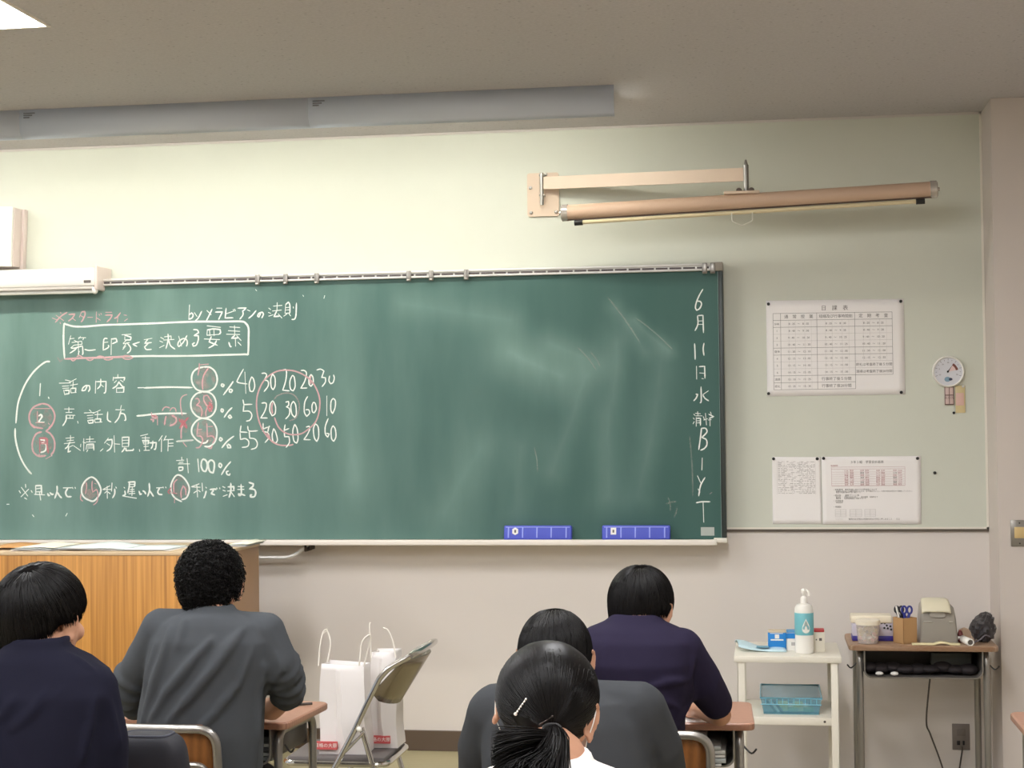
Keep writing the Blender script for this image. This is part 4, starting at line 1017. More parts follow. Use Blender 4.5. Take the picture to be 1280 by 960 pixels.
def curve_pt(x, z, o_=.0013):
    th = math.asin(max(-1, min(1, x / R_))); return Vector((c.x + (R_ + o_) * math.sin(th), c.y - (R_ + o_) * math.cos(th), zc_ + z))
vo_ = [dropo(i, 1) for i in range(n)]
dr.add([curve_pt(.006 + x, z) for x, z in vo_] + [curve_pt(.006, 0)], [(i, (i + 1) % n, n) for i in range(n)])
dr.build('drop_emblem', M['white'], t, smooth=False)
d2 = MB(); d2.add([curve_pt(.006 + x * .42, z * .42 + .010, .0018) for x, z in vo_] + [curve_pt(.006, .010, .0018)], [(i, (i + 1) % n, n) for i in range(n)])
for i in range(4): d2.add([curve_pt(-.003, -.004 - i * .003, .0018), curve_pt(.015, -.004 - i * .003, .0018), curve_pt(.015, -.0055 - i * .003, .0018), curve_pt(-.003, -.0055 - i * .003, .0018)], [(0, 1, 2, 3)])
d2.build('emblem_detail', mat('emblem_grey', (160, 176, 172), .5), t, smooth=False)
MB().lathe([(.013, H_), (.0135, H_ + .004), (.0135, H_ + .020), (.010, H_ + .026), (.006, H_ + .028), (.006, H_ + .038), (.010, H_ + .040), (.011, H_ + .052), (.007, H_ + .058)], c, 20).tube(smoothline([(c.x, c.y, c.z + H_ + .048), (c.x + .012, c.y - .004, c.z + H_ + .052), (c.x + .020, c.y - .008, c.z + H_ + .042), (c.x + .020, c.y - .009, c.z + H_ + .030)], 5), .0045, 10).build('pump_head', mat('pump_white', (240, 236, 228), .35), t)
# two blue boxes + small carton
def carton(name, label, px0, px1, py0, py1, Y, dep, body_m, top_m, extra):
    a, b = at(px0, py1, Y), at(px1, py0, Y)
    h_ = b.z - sz if False else (b.z - a.z)
    t_ = thing(name, label, 'box', ((a.x + b.x) / 2, Y + dep / 2, sz), 'small cartons on the shelf')
    MB().box(a.x, b.x, Y, Y + dep, sz, sz + h_ * .88, .0015).build('carton_body', body_m, t_)
    MB().box(a.x + .001, b.x - .001, Y + .001, Y + dep - .001, sz + h_ * .88, sz + h_, .003).build('carton_top', top_m, t_)
    for (u0, u1, v0, v1, m_) in extra:
        MB().box(a.x + (b.x - a.x) * u0, a.x + (b.x - a.x) * u1, Y - .0006, Y + .0006, sz + h_ * v0, sz + h_ * v1).build('carton_print', m_, t_, smooth=False)
    return t_
bl = mat('carton_blue', (28, 128, 204), .45); wh = M['white']
carton('medicine_carton', 'bright blue small carton with white print, left of the pump bottle', 960, 982.5, 779, 804, -.55, .05, bl, mat('carton_top_tan', (206, 190, 164), .6),
       [(.12, .82, .84, .87, wh), (.38, .62, .60, .80, wh), (.15, .85, .50, .57, wh), (.15, .55, .05, .14, wh)])
carton('medicine_carton', 'blue and white carton half hidden behind the pump bottle', 983, 1000, 779, 804, -.545, .05, wh, mat('carton_top_blue', (90, 150, 196), .6),
       [(.0, 1, .60, .87, bl), (.35, .65, .25, .42, M['printl'])])
carton('striped_carton', 'small white carton with red-striped top, right of the pump bottle', 1017, 1030.5, 778, 806, -.58, .06, mat('carton_cream', (226, 220, 204), .6), mat('carton_red', (190, 60, 60), .5),
       [(.2, .32, .52, .58, M['print']), (.5, .75, .50, .62, M['print'])])
a = at(918, 802, -.50)
t = thing('face_mask_packet', 'pale blue flat packet of masks lying at the left of the shelf top', 'packet', (a.x + .08, -.5, sz))
MB().grid(14, 8, lambda u, v: Vector((a.x + .02 * (1 - v) + .19 * u, -.60 + .16 * v, sz + .003 + .016 * math.sin(PI * v) * (1 - .5 * u) * (1 + .4 * math.sin(9 * u)) + .018 * (1 - u) ** 3))).build('packet_wrap', mat('packet_blue', (196, 222, 230), .35), t, thick=.004)
MB().box(a.x + .09, a.x + .14, -.585, -.55, sz + .016, sz + .019, .001).build('packet_print', mat('packet_print', (110, 160, 180), .5), t)
# blue basket
by0, by1 = -.655, -.31
a, b = at(951, 897, by0), at(1027, 862, by0); z0_ = zm; z1_ = zm + (at(985, 876, by0).z - at(985, 897, by0).z)
t = thing('plastic_basket', 'translucent blue plastic basket on the middle board of the ivory shelf', 'basket', ((a.x + b.x) / 2, (by0 + by1) / 2, zm))
bb = mat('basket_blue', (130, 188, 206), .2, alpha=.42)
def basket(u_, v_, side):
    pass
bk = MB()
def wallq(p, q, ins):
    # wall from p to q (floor outline), inset at bottom
    def fn(u, v):
        cx_, cy_ = (a.x + b.x) / 2, (by0 + by1) / 2
        x = p[0] + (q[0] - p[0]) * u; y = p[1] + (q[1] - p[1]) * u; k_ = 1 - ins * (1 - v)
        return Vector((cx_ + (x - cx_) * k_, cy_ + (y - cy_) * k_, z0_ + .003 + (z1_ - z0_) * v))
    bk.grid(14, 6, fn)
cs = [(a.x, by0), (b.x, by0), (b.x, by1), (a.x, by1)]
for i in range(4): wallq(cs[i], cs[(i + 1) % 4], .10)
bk.box(a.x + .012, b.x - .012, by0 + .012, by1 - .012, z0_ + .001, z0_ + .004)
bk.build('basket_body', bb, t, thick=.002)
MB().tube([(x, y, z1_) for x, y in cs], .004, 8, closed=True).tube([(a.x, by0 - .001, (z0_ + z1_) / 2 + .008), (b.x, by0 - .001, (z0_ + z1_) / 2 + .008)], .002, 6).build('basket_rim', mat('basket_rim', (130, 190, 210), .3), t)
for i in range(10):
    x = a.x + .02 + (b.x - a.x - .04) * i / 9; MB().box(x - .0008, x + .0008, by0 - .0015, by0 + .001, (z0_ + z1_) / 2 + .01, z1_ - .004).build('basket_rib', MATS['basket_rim'], t, smooth=False)
random.seed(9)
gr = [mat('item_green', (120, 170, 110), .5), mat('item_yellow', (190, 200, 110), .5), mat('item_white', (226, 230, 226), .5), mat('item_navy', (26, 40, 56), .5)]
for i in range(7):
    x = a.x + .07 + i * (b.x - a.x - .12) / 6; k_ = gr[i % 3]
    o = MB().box(x - .022, x + .018, by0 + .035 + .012 * (i % 3), by0 + .075 + .012 * (i % 3), z0_ + .006, z0_ + .022 + .01 * ((i * 5) % 3), .004).build('small_packet', k_)
    tag(o, ('green packet nearest the marker pens in the blue basket', 'yellowish packet second from the pens in the blue basket', 'white packet left of centre in the blue basket', 'green packet at the middle of the blue basket', 'yellowish packet right of centre in the blue basket', 'white packet near the right end of the blue basket', 'green packet at the right end of the blue basket')[i], 'packet', 'small packets in the blue basket')
for i, (x, k_) in enumerate(((a.x + .025, gr[3]), (a.x + .037, gr[2]), (a.x + .049, gr[3]))):
    o = MB().tube([(x, by0 + .02, z0_ + .055), (x + .035, by0 + .03, z0_ + .008)], .0055, 8).build('marker_pen', k_)
    tag(o, ('dark marker pen leaning at the basket corner, outermost', 'white marker pen leaning between the dark ones in the basket', 'dark marker pen leaning in the basket, inner one')[i], 'pen', 'marker pens in the blue basket')

# ---- things on the hall desk
dz = .742
def onb(px, Y): return at(px, 800, Y).x
xa, xb = at(1064, 800, -.38).x, at(1117, 800, -.38).x
t = thing('plastic_tub', 'white lidded tub with black dots and purple base at the back of the wall desk', 'container', ((xa + xb) / 2, -.33, dz))
hT = at(1090, 769, -.38).z - at(1090, 801, -.38).z
MB().box(xa + .004, xb, -.38, -.28, dz, dz + .022, .004).build('purple_base', mat('tub_purple', (62, 52, 140), .35), t)
MB().box(xa + .006, xb - .002, -.378, -.282, dz + .020, dz + hT * .72, .004).build('tub_body', mat('tub_lilac', (206, 200, 214), .3), t)
MB().box(xa, xb - .004, -.384, -.276, dz + hT * .70, dz + hT, .006, 3).build('tub_lid', mat('tub_lid_cream', (240, 230, 206), .35), t)
for (px, py) in ((1102, 779.5), (1106, 779.7), (1108.5, 782.5), (1113, 783.5), (1105.5, 785.5), (1109.8, 786), (1114, 787.5)):
    p_ = at(px, py, -.379); MB().lathe([(.0001, -.0008), (.0044, -.0008), (.0044, .0)], (p_.x, -.379, p_.z + .002), 10, 'y').build('dot', M['black'], t, smooth=False)
c = at(1085, 800, -.45); c.z = dz
t = thing('candy_jar', 'clear round jar of pastel sweets with a cream lid in front of the tub', 'jar', c)
R_ = .046; H_ = .085
MB().lathe([(.001, .002), (R_ * .86, .002), (R_ * .90, .01), (R_, H_ * .8), (R_ * 1.02, H_)], c, 32).build('jar_glass', mat('jar_clear', (236, 226, 218), .1, alpha=.30), t, thick=.001)
MB().lathe([(R_ * 1.06, H_ - .008), (R_ * 1.08, H_), (R_ * 1.08, H_ + .010), (R_ * .9, H_ + .014), (.001, H_ + .014)], c, 32).build('jar_lid', mat('jar_lid_cream', (238, 228, 208), .35), t)
random.seed(4)
sw = [mat('sweet_a', (232, 222, 190), .5), mat('sweet_b', (226, 180, 176), .5), mat('sweet_c', (240, 238, 230), .5), mat('sweet_d', (206, 190, 150), .5)]
mbs = [MB() for _ in sw]
for i in range(46):
    a_ = random.uniform(0, 2 * PI); rr = R_ * .76 * math.sqrt(random.random()); z = dz + .012 + random.random() * .055
    mbs[i % 4].ell((c.x + rr * math.cos(a_), c.y + rr * math.sin(a_), z), (.010, .007, .007), Euler((random.random() * 3, random.random() * 3, 0)).to_matrix(), 10, 6)
for k_, m_ in zip(mbs, sw): o = k_.build('sweets', m_, t); o['kind'] = 'stuff'
# pen holder (cardboard, turned)
c = at(1131.5, 800, -.42); c.z = dz
t = thing('cardboard_pen_holder', 'square brown cardboard pen holder turned edge-on beside the tub', 'pen holder', c)
mR = Matrix.Translation(c) @ Matrix.Rotation(math.radians(33), 4, 'Z')
kb = mat('cardboard', (186, 146, 100), .75, var=.03); hh = at(1131, 769, -.42).z - at(1131, 801, -.42).z; s_ = .034
for (x0_, x1_, y0_, y1_) in ((-s_, s_, -s_, -s_ + .003), (-s_, s_, s_ - .003, s_), (-s_, -s_ + .003, -s_, s_), (s_ - .003, s_, -s_, s_)):
    MB().box(x0_, x1_, y0_, y1_, 0, hh, m=mR).build('side', kb, t, smooth=False)
MB().box(-s_, s_, -s_, s_, 0, .003, m=mR).build('base', kb, t, smooth=False)
def sciss(name, label, dx, dy, lean, matl, r_):
    b_ = c + Vector((dx, dy, hh * .5)); t_ = thing(name, label, 'scissors', b_, 'scissors in the cardboard holder')
    top = b_ + Vector((lean, 0, hh * .5 + .030))
    MB().tube([b_ - Vector((0, 0, hh * .4)), b_ + (top - b_) * .6], .004, 8).build('blade', M['steel'], t_)
    for s1 in (-1, 1):
        cc_ = top + Vector((s1 * r_ * .9, 0, .0))
        MB().tube([cc_ + Vector((r_ * .8 * math.cos(a_), .1 * r_ * math.cos(a_), r_ * 1.25 * math.sin(a_))) for a_ in [2 * PI * i / 14 for i in range(14)]], .0042, 8, closed=True).tube([cc_ - Vector((0, 0, r_)), b_ + Vector((0, 0, .018))], .006, 8).build('handle', matl, t_)
navy = mat('handle_blue', (52, 58, 140), .4); dkb = mat('handle_black', (34, 32, 44), .4)
sciss('scissors', 'blue-handled scissors standing in the cardboard pen holder, right pair', .004, -.006, .004, navy, .012)
sciss('scissors', 'dark blue scissors behind the first pair in the pen holder', -.006, .01, -.016, dkb, .010)
o = MB().tube([c + Vector((-.004, 0, .01)), c + Vector((-.034, 0, hh + .045))], .004, 8).build('white_pen', M['white']); tag(o, 'white pen leaning left out of the cardboard holder', 'pen')
# grey bin with ivory lid
xa, xb = at(1150, 800, -.43).x, at(1198, 800, -.43).x
hT = at(1170, 747, -.43).z - at(1170, 801, -.43).z
t = thing('plastic_bin', 'smoky grey plastic bin with an ivory flap lid on the wall desk', 'bin', ((xa + xb) / 2, -.36, dz))
gy = mat('bin_smoke', (150, 144, 134), .3)
pf = []
m_ = MB(); lv = [(0, 0.0, 1.0), (.01, .0, 1.0), (hT * .55, .006, 1.0), (hT * .82, .015, 1.0), (hT * .90, .028, 1.0)]
vs = []
for z, ins, _ in lv:
    for (x, y) in rrect(xa + ins * .55, xb - ins, -.43 + ins * .7, -.29, .012): vs.append(Vector((x, y, dz + z)))
n = len(vs) // len(lv)
m_.add(vs, [list(range(n - 1, -1, -1)), [(len(lv) - 1) * n + i for i in range(n)]] + [[r * n + i, r * n + (i + 1) % n, (r + 1) * n + (i + 1) % n, (r + 1) * n + i] for r in range(len(lv) - 1) for i in range(n)])
m_.build('bin_body', gy, t)
def lid(u, v):
    x = xa + .012 + (xb - xa - .045) * u + .014 * (1 - v) * (1 - 2 * u) * -.3; y = -.442 + .09 * v ** 1.5
    return Vector((x, y, dz + hT * .73 + (hT * .27) * math.sin(v * PI / 2) - .006 * abs(2 * u - 1) ** 6))
MB().grid(16, 12, lid).build('flap_lid', mat('bin_lid_ivory', (222, 214, 188), .35), t, thick=.006)
cx = (xa + xb) / 2 - .004
MB().prism(rrect(cx - .033, cx + .030, dz + hT * .60, dz + hT * .72, .010), -.4325, -.4245).build('grip_recess', mat('bin_grip', (164, 158, 148), .35), t)
MB().box(xa + .015, xa + .05, -.4315, -.4285, dz + hT * .49, dz + hT * .51, .001).box(xb - .035, xb - .02, -.4315, -.4285, dz + hT * .49, dz + hT * .51, .001).build('moulded_tab', mat('bin_tab', (196, 190, 180), .35), t)
# cream strip of cloth along the desk edge
m_ = MB(); xa, xb = at(1140, 803, -.485).x, at(1200, 803, -.485).x
m_.grid(30, 3, lambda u, v: Vector((xa + (xb - xa) * u, -.50 + .03 * v, dz + .003 + .007 * max(0, math.sin((u - .45) * 9)) * (u > .45) + .002 * v)))
o = m_.build('cloth_strip', mat('strip_cream', (232, 220, 176), .7), thick=.005); tag(o, 'cream folded strip lying along the desk edge below the grey bin', 'strip')
# white tape roll/tube
c = at(1212, 798, -.47)
c0 = Vector((c.x - .022, -.40, dz + .016)); c1 = Vector((c.x + .0, -.50, dz + .013))
t = thing('white_tube', 'short white tube pointing forward on the wall desk', 'tube', (c.x, -.45, dz))
MB().tube([c0, c1], .013, 20, cap=False).build('tube_wall', M['white'], t, thick=.004)
MB().tube([c1 + Vector((0, .006, 0)), c1 + Vector((0, .007, 0))], .010, 16).build('tube_inside', mat('tube_inside', (90, 84, 80), .6), t)
MB().ell(c0 + Vector((-.008, .0, .004)), (.018, .015, .010)).build('tube_grip', M['white'], t)
# reddish bits
c = at(1204, 794, -.40); 
o = MB().ell((c.x - .012, -.40, dz + .025), (.012, .012, .026)).ell((c.x - .002, -.41, dz + .012), (.018, .014, .013)).build('red_pouch', mat('dark_red', (96, 34, 32), .5)); tag(o, 'dark red little pouch between the grey bin and the white tube', 'pouch')
o = MB().grid(8, 6, lambda u, v: Vector((c.x - .01 + .055 * u, -.36 + .02 * v + .02 * math.sin(5 * u), dz + .001 + .052 * v * (1 - .35 * abs(u - .45))))).build('crumpled_wrapper', mat('wrapper_beige', (200, 172, 146), .5), thick=.004); tag(o, 'beige crumpled wrapper standing left of the black bag', 'wrapper')
# black crumpled bag
xa, xb = at(1214, 800, -.40).x, at(1246, 800, -.40).x
hT = at(1230, 767, -.40).z - at(1230, 803, -.40).z
def bag_pt(i, j, nu=30, nv=18):
    th = PI * j / nv; a_ = 2 * PI * i / nu
    d_ = Vector((math.sin(th) * math.cos(a_), math.sin(th) * math.sin(a_), math.cos(th)))
    p_ = Vector(((xa + xb) / 2 + d_.x * (xb - xa) / 2 * (1 - .25 * max(0, d_.z)), -.36 + d_.y * .075, dz + hT * .5 + d_.z * hT * .5))
    p_.x += .022 * max(0, d_.z) ** 2
    k_ = mnoise.noise(d_ * 5.3) * .016 + mnoise.noise(d_ * 13) * .008
    p_ += d_ * k_; p_.z = max(p_.z, dz + .001); return p_
m_ = MB(); m_.add([bag_pt(i, j) for j in range(19) for i in range(30)], [(j * 30 + i, (j + 1) * 30 + i, (j + 1) * 30 + (i + 1) % 30, j * 30 + (i + 1) % 30) for j in range(18) for i in range(30)])
t = thing('black_bag', 'crumpled black bag at the right end of the wall desk by the pillar', 'bag', ((xa + xb) / 2, -.36, dz))
m_.build('bag_body', mat('bag_black', (44, 38, 40), .55, sheen=.2), t)
MB().tube(smoothline([((xa + xb) / 2 - .045, -.448, dz + .006), ((xa + xb) / 2 - .02, -.452, dz + .02), ((xa + xb) / 2 - .002, -.450, dz + .036), ((xa + xb) / 2 + .018, -.445, dz + .03)], 5), .003, 8).build('cord', mat('cord_grey', (96, 90, 96), .5), t)
# stuff inside hall desk tray, cables
t = thing('tray_bundle', 'dark cloth bundle with two white plugs inside the wall desk tray', 'bundle', (.60, -.45, dz - .13))
random.seed(21)
m_ = MB()
for i in range(9):
    x = .40 + i * .05; m_.ell((x, -.42 + .03 * random.random(), dz - .108 + .010 * random.random()), (.04, .045, .015 + .008 * random.random()))
m_.build('cloth', mat('bundle_dark', (40, 34, 36), .8), t)
MB().box(.66, .82, -.35, -.30, dz - .10, dz - .05, .004).build('grey_case', mat('bundle_grey', (90, 92, 86), .7), t)
for px in (1099, 1118): 
    p_ = at(px, 834, -.475); MB().ell((p_.x, -.475, dz - .118), (.016, .010, .008)).build('white_plug', M['white'], t)
cab = mat('cable_dark', (74, 66, 60), .5)
A = [at(1163, 840, -.40), at(1158, 900, -.34), at(1163, 918, -.30), at(1175, 950, -.27), at(1195, 1010, -.2)]
A[0].z = dz - .128
o = MB().tube(smoothline(A + [Vector((A[-1].x + .05, -.2, .006)), Vector((A[-1].x - .05, -.12, .006))], 8), .0035, 8).build('power_cable', cab); tag(o, 'thin dark cable hanging from the wall desk tray to the floor', 'cable')
p0_ = at(1202, 934, -.012); p1_ = at(1199, 965, -.03)
o = MB().tube(smoothline([p0_ + Vector((0, .003, 0)), p0_ + Vector((0, -.02, -.01)), p1_, Vector((p1_.x - .01, -.06, .05)), Vector((p1_.x - .04, -.10, .006))], 8), .0035, 8).build('power_cable', cab); tag(o, 'thin dark cable plugged into the low wall outlet', 'cable')

# ---- folding chair with two paper bags (on the floor in front of the platform)
FY = -1.42
t = thing('folding_chair', 'chrome folding chair seen side-on with two white paper bags on it', 'chair', (-1.50, FY, 0))
def fc(px, py, Y): return at(px, py, Y)
yn, yfar = FY - .20, FY + .20
for yy in (yn, yfar):
    # long bar: from back top down to the front foot
    tp = Vector((-1.335, yy, .80)); 
    top = at(459, 879, yn); low = at(420, 954, yn); dirn = (low - top).normalized()
    foot = top + dirn * ((.02 - top.z) / dirn.z)
    bar = [Vector((foot.x, yy, foot.z))] + [Vector((at(px, py, yn).x, yy, at(px, py, yn).z)) for px, py in ((442.5, 914), (459, 879), (474, 848.5), (485, 836.5), (500, 827), (513, 820))]
    MB().tube(bar[:3] + smoothline(bar[3:], 4), .0105, 12).build('long_frame_bar', M['chrome'], t)
    r0 = at(450, 911, yn); r1 = at(464, 958, yn); rd = (r1 - r0).normalized(); ft = r0 + rd * ((.02 - r0.z) / rd.z)
    MB().tube([Vector((r0.x, yy + (.02 if yy < FY else -.02), r0.z)), Vector((ft.x, yy + (.02 if yy < FY else -.02), ft.z))], .0105, 12).build('rear_leg', M['chrome'], t)
top = at(513, 820, yn)
MB().tube(smoothline([Vector((top.x, yn, top.z)), Vector((top.x + .02, yn + .06, top.z + .008)), Vector((top.x + .03, FY, top.z + .012)), Vector((top.x + .02, yfar - .06, top.z + .008)), Vector((top.x, yfar, top.z))], 5), .0105, 12).build('back_top_bar', M['chrome'], t)
bl_, bh_ = at(465, 867, yn), at(503, 826, yn)
def bpn(u, v):
    y = yn + (yfar - yn) * u; k_ = math.sin(PI * u)
    x = bl_.x + (bh_.x - bl_.x) * v + .055 * k_; z = bl_.z + (bh_.z - bl_.z) * v - .06 * (1 - v) * k_ ** .5
    return Vector((x, y, z))
MB().grid(13, 6, bpn).build('back_panel', mat('chair_back_metal', (150, 140, 124), .25, metal=.8), t, thick=.004)
szc = at(430, 939, FY).z
xs0, xs1 = at(352, 945, yn).x, at(497, 935, FY).x
szc = .445
seat_pts = [(xs0, yn + .02), (xs0, yfar - .02)]
MB().tube(roundline([Vector((xs0, FY, szc)), Vector((xs0, yfar - .02, szc)), Vector((xs1, yfar - .02, szc)), Vector((xs1, yn + .02, szc)), Vector((xs0, yn + .02, szc)), Vector((xs0, FY + .001, szc))], .05), .0105, 10).build('seat_frame', M['chrome'], t)
MB().box(xs0 + .01, xs1 - .01, yn + .035, yfar - .035, szc, szc + .022, .008).build('seat_pad', mat('seat_pad_grey', (100, 94, 92), .6), t)
br0 = at(452, 922, yn)
MB().tube([Vector((br0.x - .06, yn, br0.z - .05)), Vector((br0.x + .01, yn - .002, br0.z + .02))], .006, 8).build('brace', M['chrome'], t)
p_ = at(450, 911, yn); MB().ell((p_.x, yn - .01, p_.z), (.010, .008, .010)).build('pivot_cap', M['white'], t)
def paper_bag(label, px0, px1, pyt, Yn, dep, lean, folds, txt, tpx, tilt=0.0):
    zb_ = szc + .024
    a, b = at(px0, 900, Yn), at(px1, 900, Yn); zt2 = at((px0 + px1) / 2, pyt, Yn).z
    t_ = thing('paper_bag', label, 'bag', ((a.x + b.x) / 2, Yn + dep / 2, zb_), 'white paper carrier bags on the folding chair')
    pb = mat('bag_paper', (226, 220, 217), .55, var=.015, vscale=5)
    def outline(v):
        w0 = a.x + (.012) * v + lean * v; w1 = b.x - .008 * v + lean * v
        pin = .35 * max(0, v - .15) * dep  # gusset pushes in
        y0, y1 = Yn + .010 * v, Yn + dep - .012 * v
        xm = .5
        return [(w0, y0), (w0 + (w1 - w0) * .34, y0 + folds * v * (1 - v) * 1.6), (w0 + (w1 - w0) * (.58 - .12 * v), y0 - .026 * math.sin(PI * v)), (w1, y0), (w1 - pin * .45, (y0 + y1) / 2), (w1, y1), (w0 + (w1 - w0) * .5, y1), (w0, y1), (w0 + pin * .45, (y0 + y1) / 2)]
    N_ = 14; vs = []; k_ = 9
    for j in range(N_ + 1):
        v = j / N_
        for i, (x, y) in enumerate(outline(v)):
            zz = zb_ + (zt2 - zb_) * v
            dx = .006 * mnoise.noise(Vector((x * 9, y * 9, zz * 9)))
            vs.append(Vector((x + dx, y + dx, zz + (tilt * (x - a.x) if j == N_ else tilt * (x - a.x) * v))))
    m__ = MB().add(vs, [(j * k_ + i, j * k_ + (i + 1) % k_, (j + 1) * k_ + (i + 1) % k_, (j + 1) * k_ + i) for j in range(N_) for i in range(k_)] + [tuple(range(k_ - 1, -1, -1))])
    o_ = m__.build('bag_body', pb, t_, smooth=False, thick=.0012); shade(o_.data, 14)
    # red label
    l0, l1 = at(tpx[0], 900, Yn).x, at(tpx[1], 900, Yn).x
    zz = zb_ + .018
    MB().box(l0, l1, Yn - .0112, Yn - .0010, zz, zz + .028).build('red_label', mat('label_red', (196, 84, 84), .6), t_, smooth=False)
    mm_ = MB(); text_on(mm_, txt, .0168, ((l0 + l1) / 2, Yn - .0118, zz + .014), (1, 0, 0), (0, 0, 1), xs=1.0); mm_.build('label_text', M['white'], t_, smooth=False)
    return t_, zt2, a, b
t1_, zt1, a, b = paper_bag('white paper bag with a red label, left one on the folding chair', 398, 457, 830, FY - .13, .12, 0.0, .045, '資格の大原', (394, 422), -.06)
for yy, dxx in ((FY - .125, 0), (FY - .025, .012)):
    hx = at(399, 825, FY - .12).x
    h0 = at(400, 826, yy); h1 = at(408, 788, yy)
    if yy > FY - .1: P_ = [at(409, 828, yy), at(413, 805, yy), at(409, 789, yy), at(404, 792, yy)]
    else: P_ = [at(398, 832, yy), at(400, 808, yy), at(404, 790, yy), at(409, 787, yy)]
    MB().tube(smoothline(P_, 5), .0028, 8).build('handle', mat('bag_handle', (238, 232, 222), .6), t1_)
MB().tube(smoothline([at(449, 832, FY - .12), at(452, 805, FY - .12), at(459, 795, FY - .12), at(463, 798, FY - .11), at(455, 832, FY - .10)], 5), .0028, 8).build('handle', MATS['bag_handle'], t1_)
t2_, zt2_, a, b = paper_bag('white paper bag with a red label, right one behind the chair back', 460, 496, 816, FY + .0, .13, 0.0, .02, '資格の大原', (461, 488), .0)
MB().tube(smoothline([at(464, 822, FY), at(463, 800, FY), at(462, 782, FY), at(463, 778, FY)], 5), .0028, 8).build('handle', MATS['bag_handle'], t2_)
MB().tube(smoothline([at(495, 822, FY), at(491, 802, FY), at(485, 788, FY), at(479, 785, FY)], 5), .0028, 8).build('handle', MATS['bag_handle'], t2_)

# ---- things in/on the students' desks
def binder(name, label, cat, x0, x1, y0, y1, z0, z1, m_, group=None, rot=0):
    o_ = MB().box(x0, x1, y0, y1, z0, z1, .002).build(name, m_); tag(o_, label, cat, group); return o_
gx, gy_ = DESK['rnavy']
random.seed(31)
zz = .742 - .129
lab = ['lowest', 'second', 'third', 'fourth', 'fifth', 'sixth', 'seventh']
for i in range(7):
    h_ = random.uniform(.008, .014); sh = random.uniform(-.02, .02)
    x1_ = gx + .225 - random.random() * .05 if i < 5 else gx + .16
    binder('paper_sheaf', 'pale grey sheaf in the right student\'s desk tray, %s from the bottom' % lab[i], 'papers', gx - .2, x1_, gy_ - .19 + sh * .5, gy_ + .12, zz + .001, zz + h_, mat('sheaf_%d' % (i % 3), ((196, 196, 192), (170, 174, 172), (214, 212, 206))[i % 3], .7), 'sheaves in the right desk tray')
    zz += h_ + .0015
cx, cy = DESK['curly']; zz = .742 - .129
for i, (h_, m_, nm) in enumerate(((.014, mat('binder_grey', (110, 112, 108), .5), 'grey'), (.010, mat('binder_light', (176, 176, 170), .5), 'light grey'), (.016, mat('binder_dark', (58, 58, 58), .5), 'dark'), (.010, MATS['binder_light'], 'light grey upper'), (.022, MATS['binder_dark'], 'dark topmost'))):
    binder('textbook', '%s book in the tray of the curly student\'s desk' % nm, 'book', cx - .16, cx + .222 - .01 * (i % 2), cy - .165, cy + .1, zz + .001, zz + h_, m_, 'books in the left desk tray'); zz += h_ + .001
# sheets on desks
m_ = MB().grid(6, 6, lambda u, v: Vector((gx - .02 + .19 * u, gy_ - .185 + .20 * v, .7435 + .0008 * math.sin(6 * u))))
o = m_.build('worksheet', M['paper'], thick=.0012); tag(o, 'white worksheet with dark marks beside the navy student\'s arm', 'paper')
m_ = MB().box(gx - .01, gx + .175, gy_ - .19, gy_ + .0, .7425 + .0, .7432, .0002)
c = at(868, 888, 0)
o = MB().tube([(gx + .105, gy_ - .11, .7475), (gx + .15, gy_ - .02, .7475)], .004, 8).build('pencil', mat('pencil_dark', (70, 60, 54), .5)); tag(o, 'dark pencil lying on the worksheet of the right navy student', 'pencil')
m_ = MB().grid(6, 6, lambda u, v: Vector((cx - .06 + .25 * u, cy - .08 + .2 * v, .7435)))
o = m_.build('worksheet', M['paper'], thick=.0012); tag(o, 'white worksheet on the curly-haired student\'s desk', 'paper')
o = MB().tube([(cx + .20, cy + .06, .7485), (cx + .275, cy + .10, .7485)], .0045, 8).build('pencil', MATS['pencil_dark']); tag(o, 'dark pencil on the curly-haired student\'s desk corner', 'pencil')
# ================================================================== PEOPLE
def remesh(mb, voxel, smooth_it=4, name='tmp'):
    o = mb.build(name, M['skin'], None, smooth=False)
    md = o.modifiers.new('r', 'REMESH'); md.mode = 'VOXEL'; md.voxel_size = voxel; md.use_smooth_shade = True
    if smooth_it:
        s_ = o.modifiers.new('s', 'SMOOTH'); s_.iterations = smooth_it; s_.factor = .5
    bpy.context.view_layer.update()
    me = bpy.data.meshes.new_from_object(o.evaluated_get(bpy.context.evaluated_depsgraph_get()))
    old = o.data; bpy.data.objects.remove(o); bpy.data.meshes.remove(old)
    return me

def capsule(mb, a, b, ra, rb, n=14, flat=None):
    a, b = Vector(a), Vector(b); d = b - a
    if d.length < 1e-5: d = Vector((0, 0, 1e-4))
    u = d.normalized(); pts = []; rs = []
    for k in range(4):
        t_ = math.sin((k / 4) * PI / 2) ; pts.append(a - u * ra * (1 - t_)); rs.append(max(ra * math.sqrt(max(0, 1 - (1 - t_) ** 2)), ra * .08))
    pts.append(a); rs.append(ra); pts.append(b); rs.append(rb)
    for k in range(3, -1, -1):
        t_ = math.sin((k / 4) * PI / 2); pts.append(b + u * rb * (1 - t_)); rs.append(max(rb * math.sqrt(max(0, 1 - (1 - t_) ** 2)), rb * .08))
    mb.tube(pts, rs, n, flat=flat)

def chain(mb, pts, rs, n=14):
    for i in range(len(pts) - 1): capsule(mb, pts[i], pts[i + 1], rs[i], rs[i + 1], n)

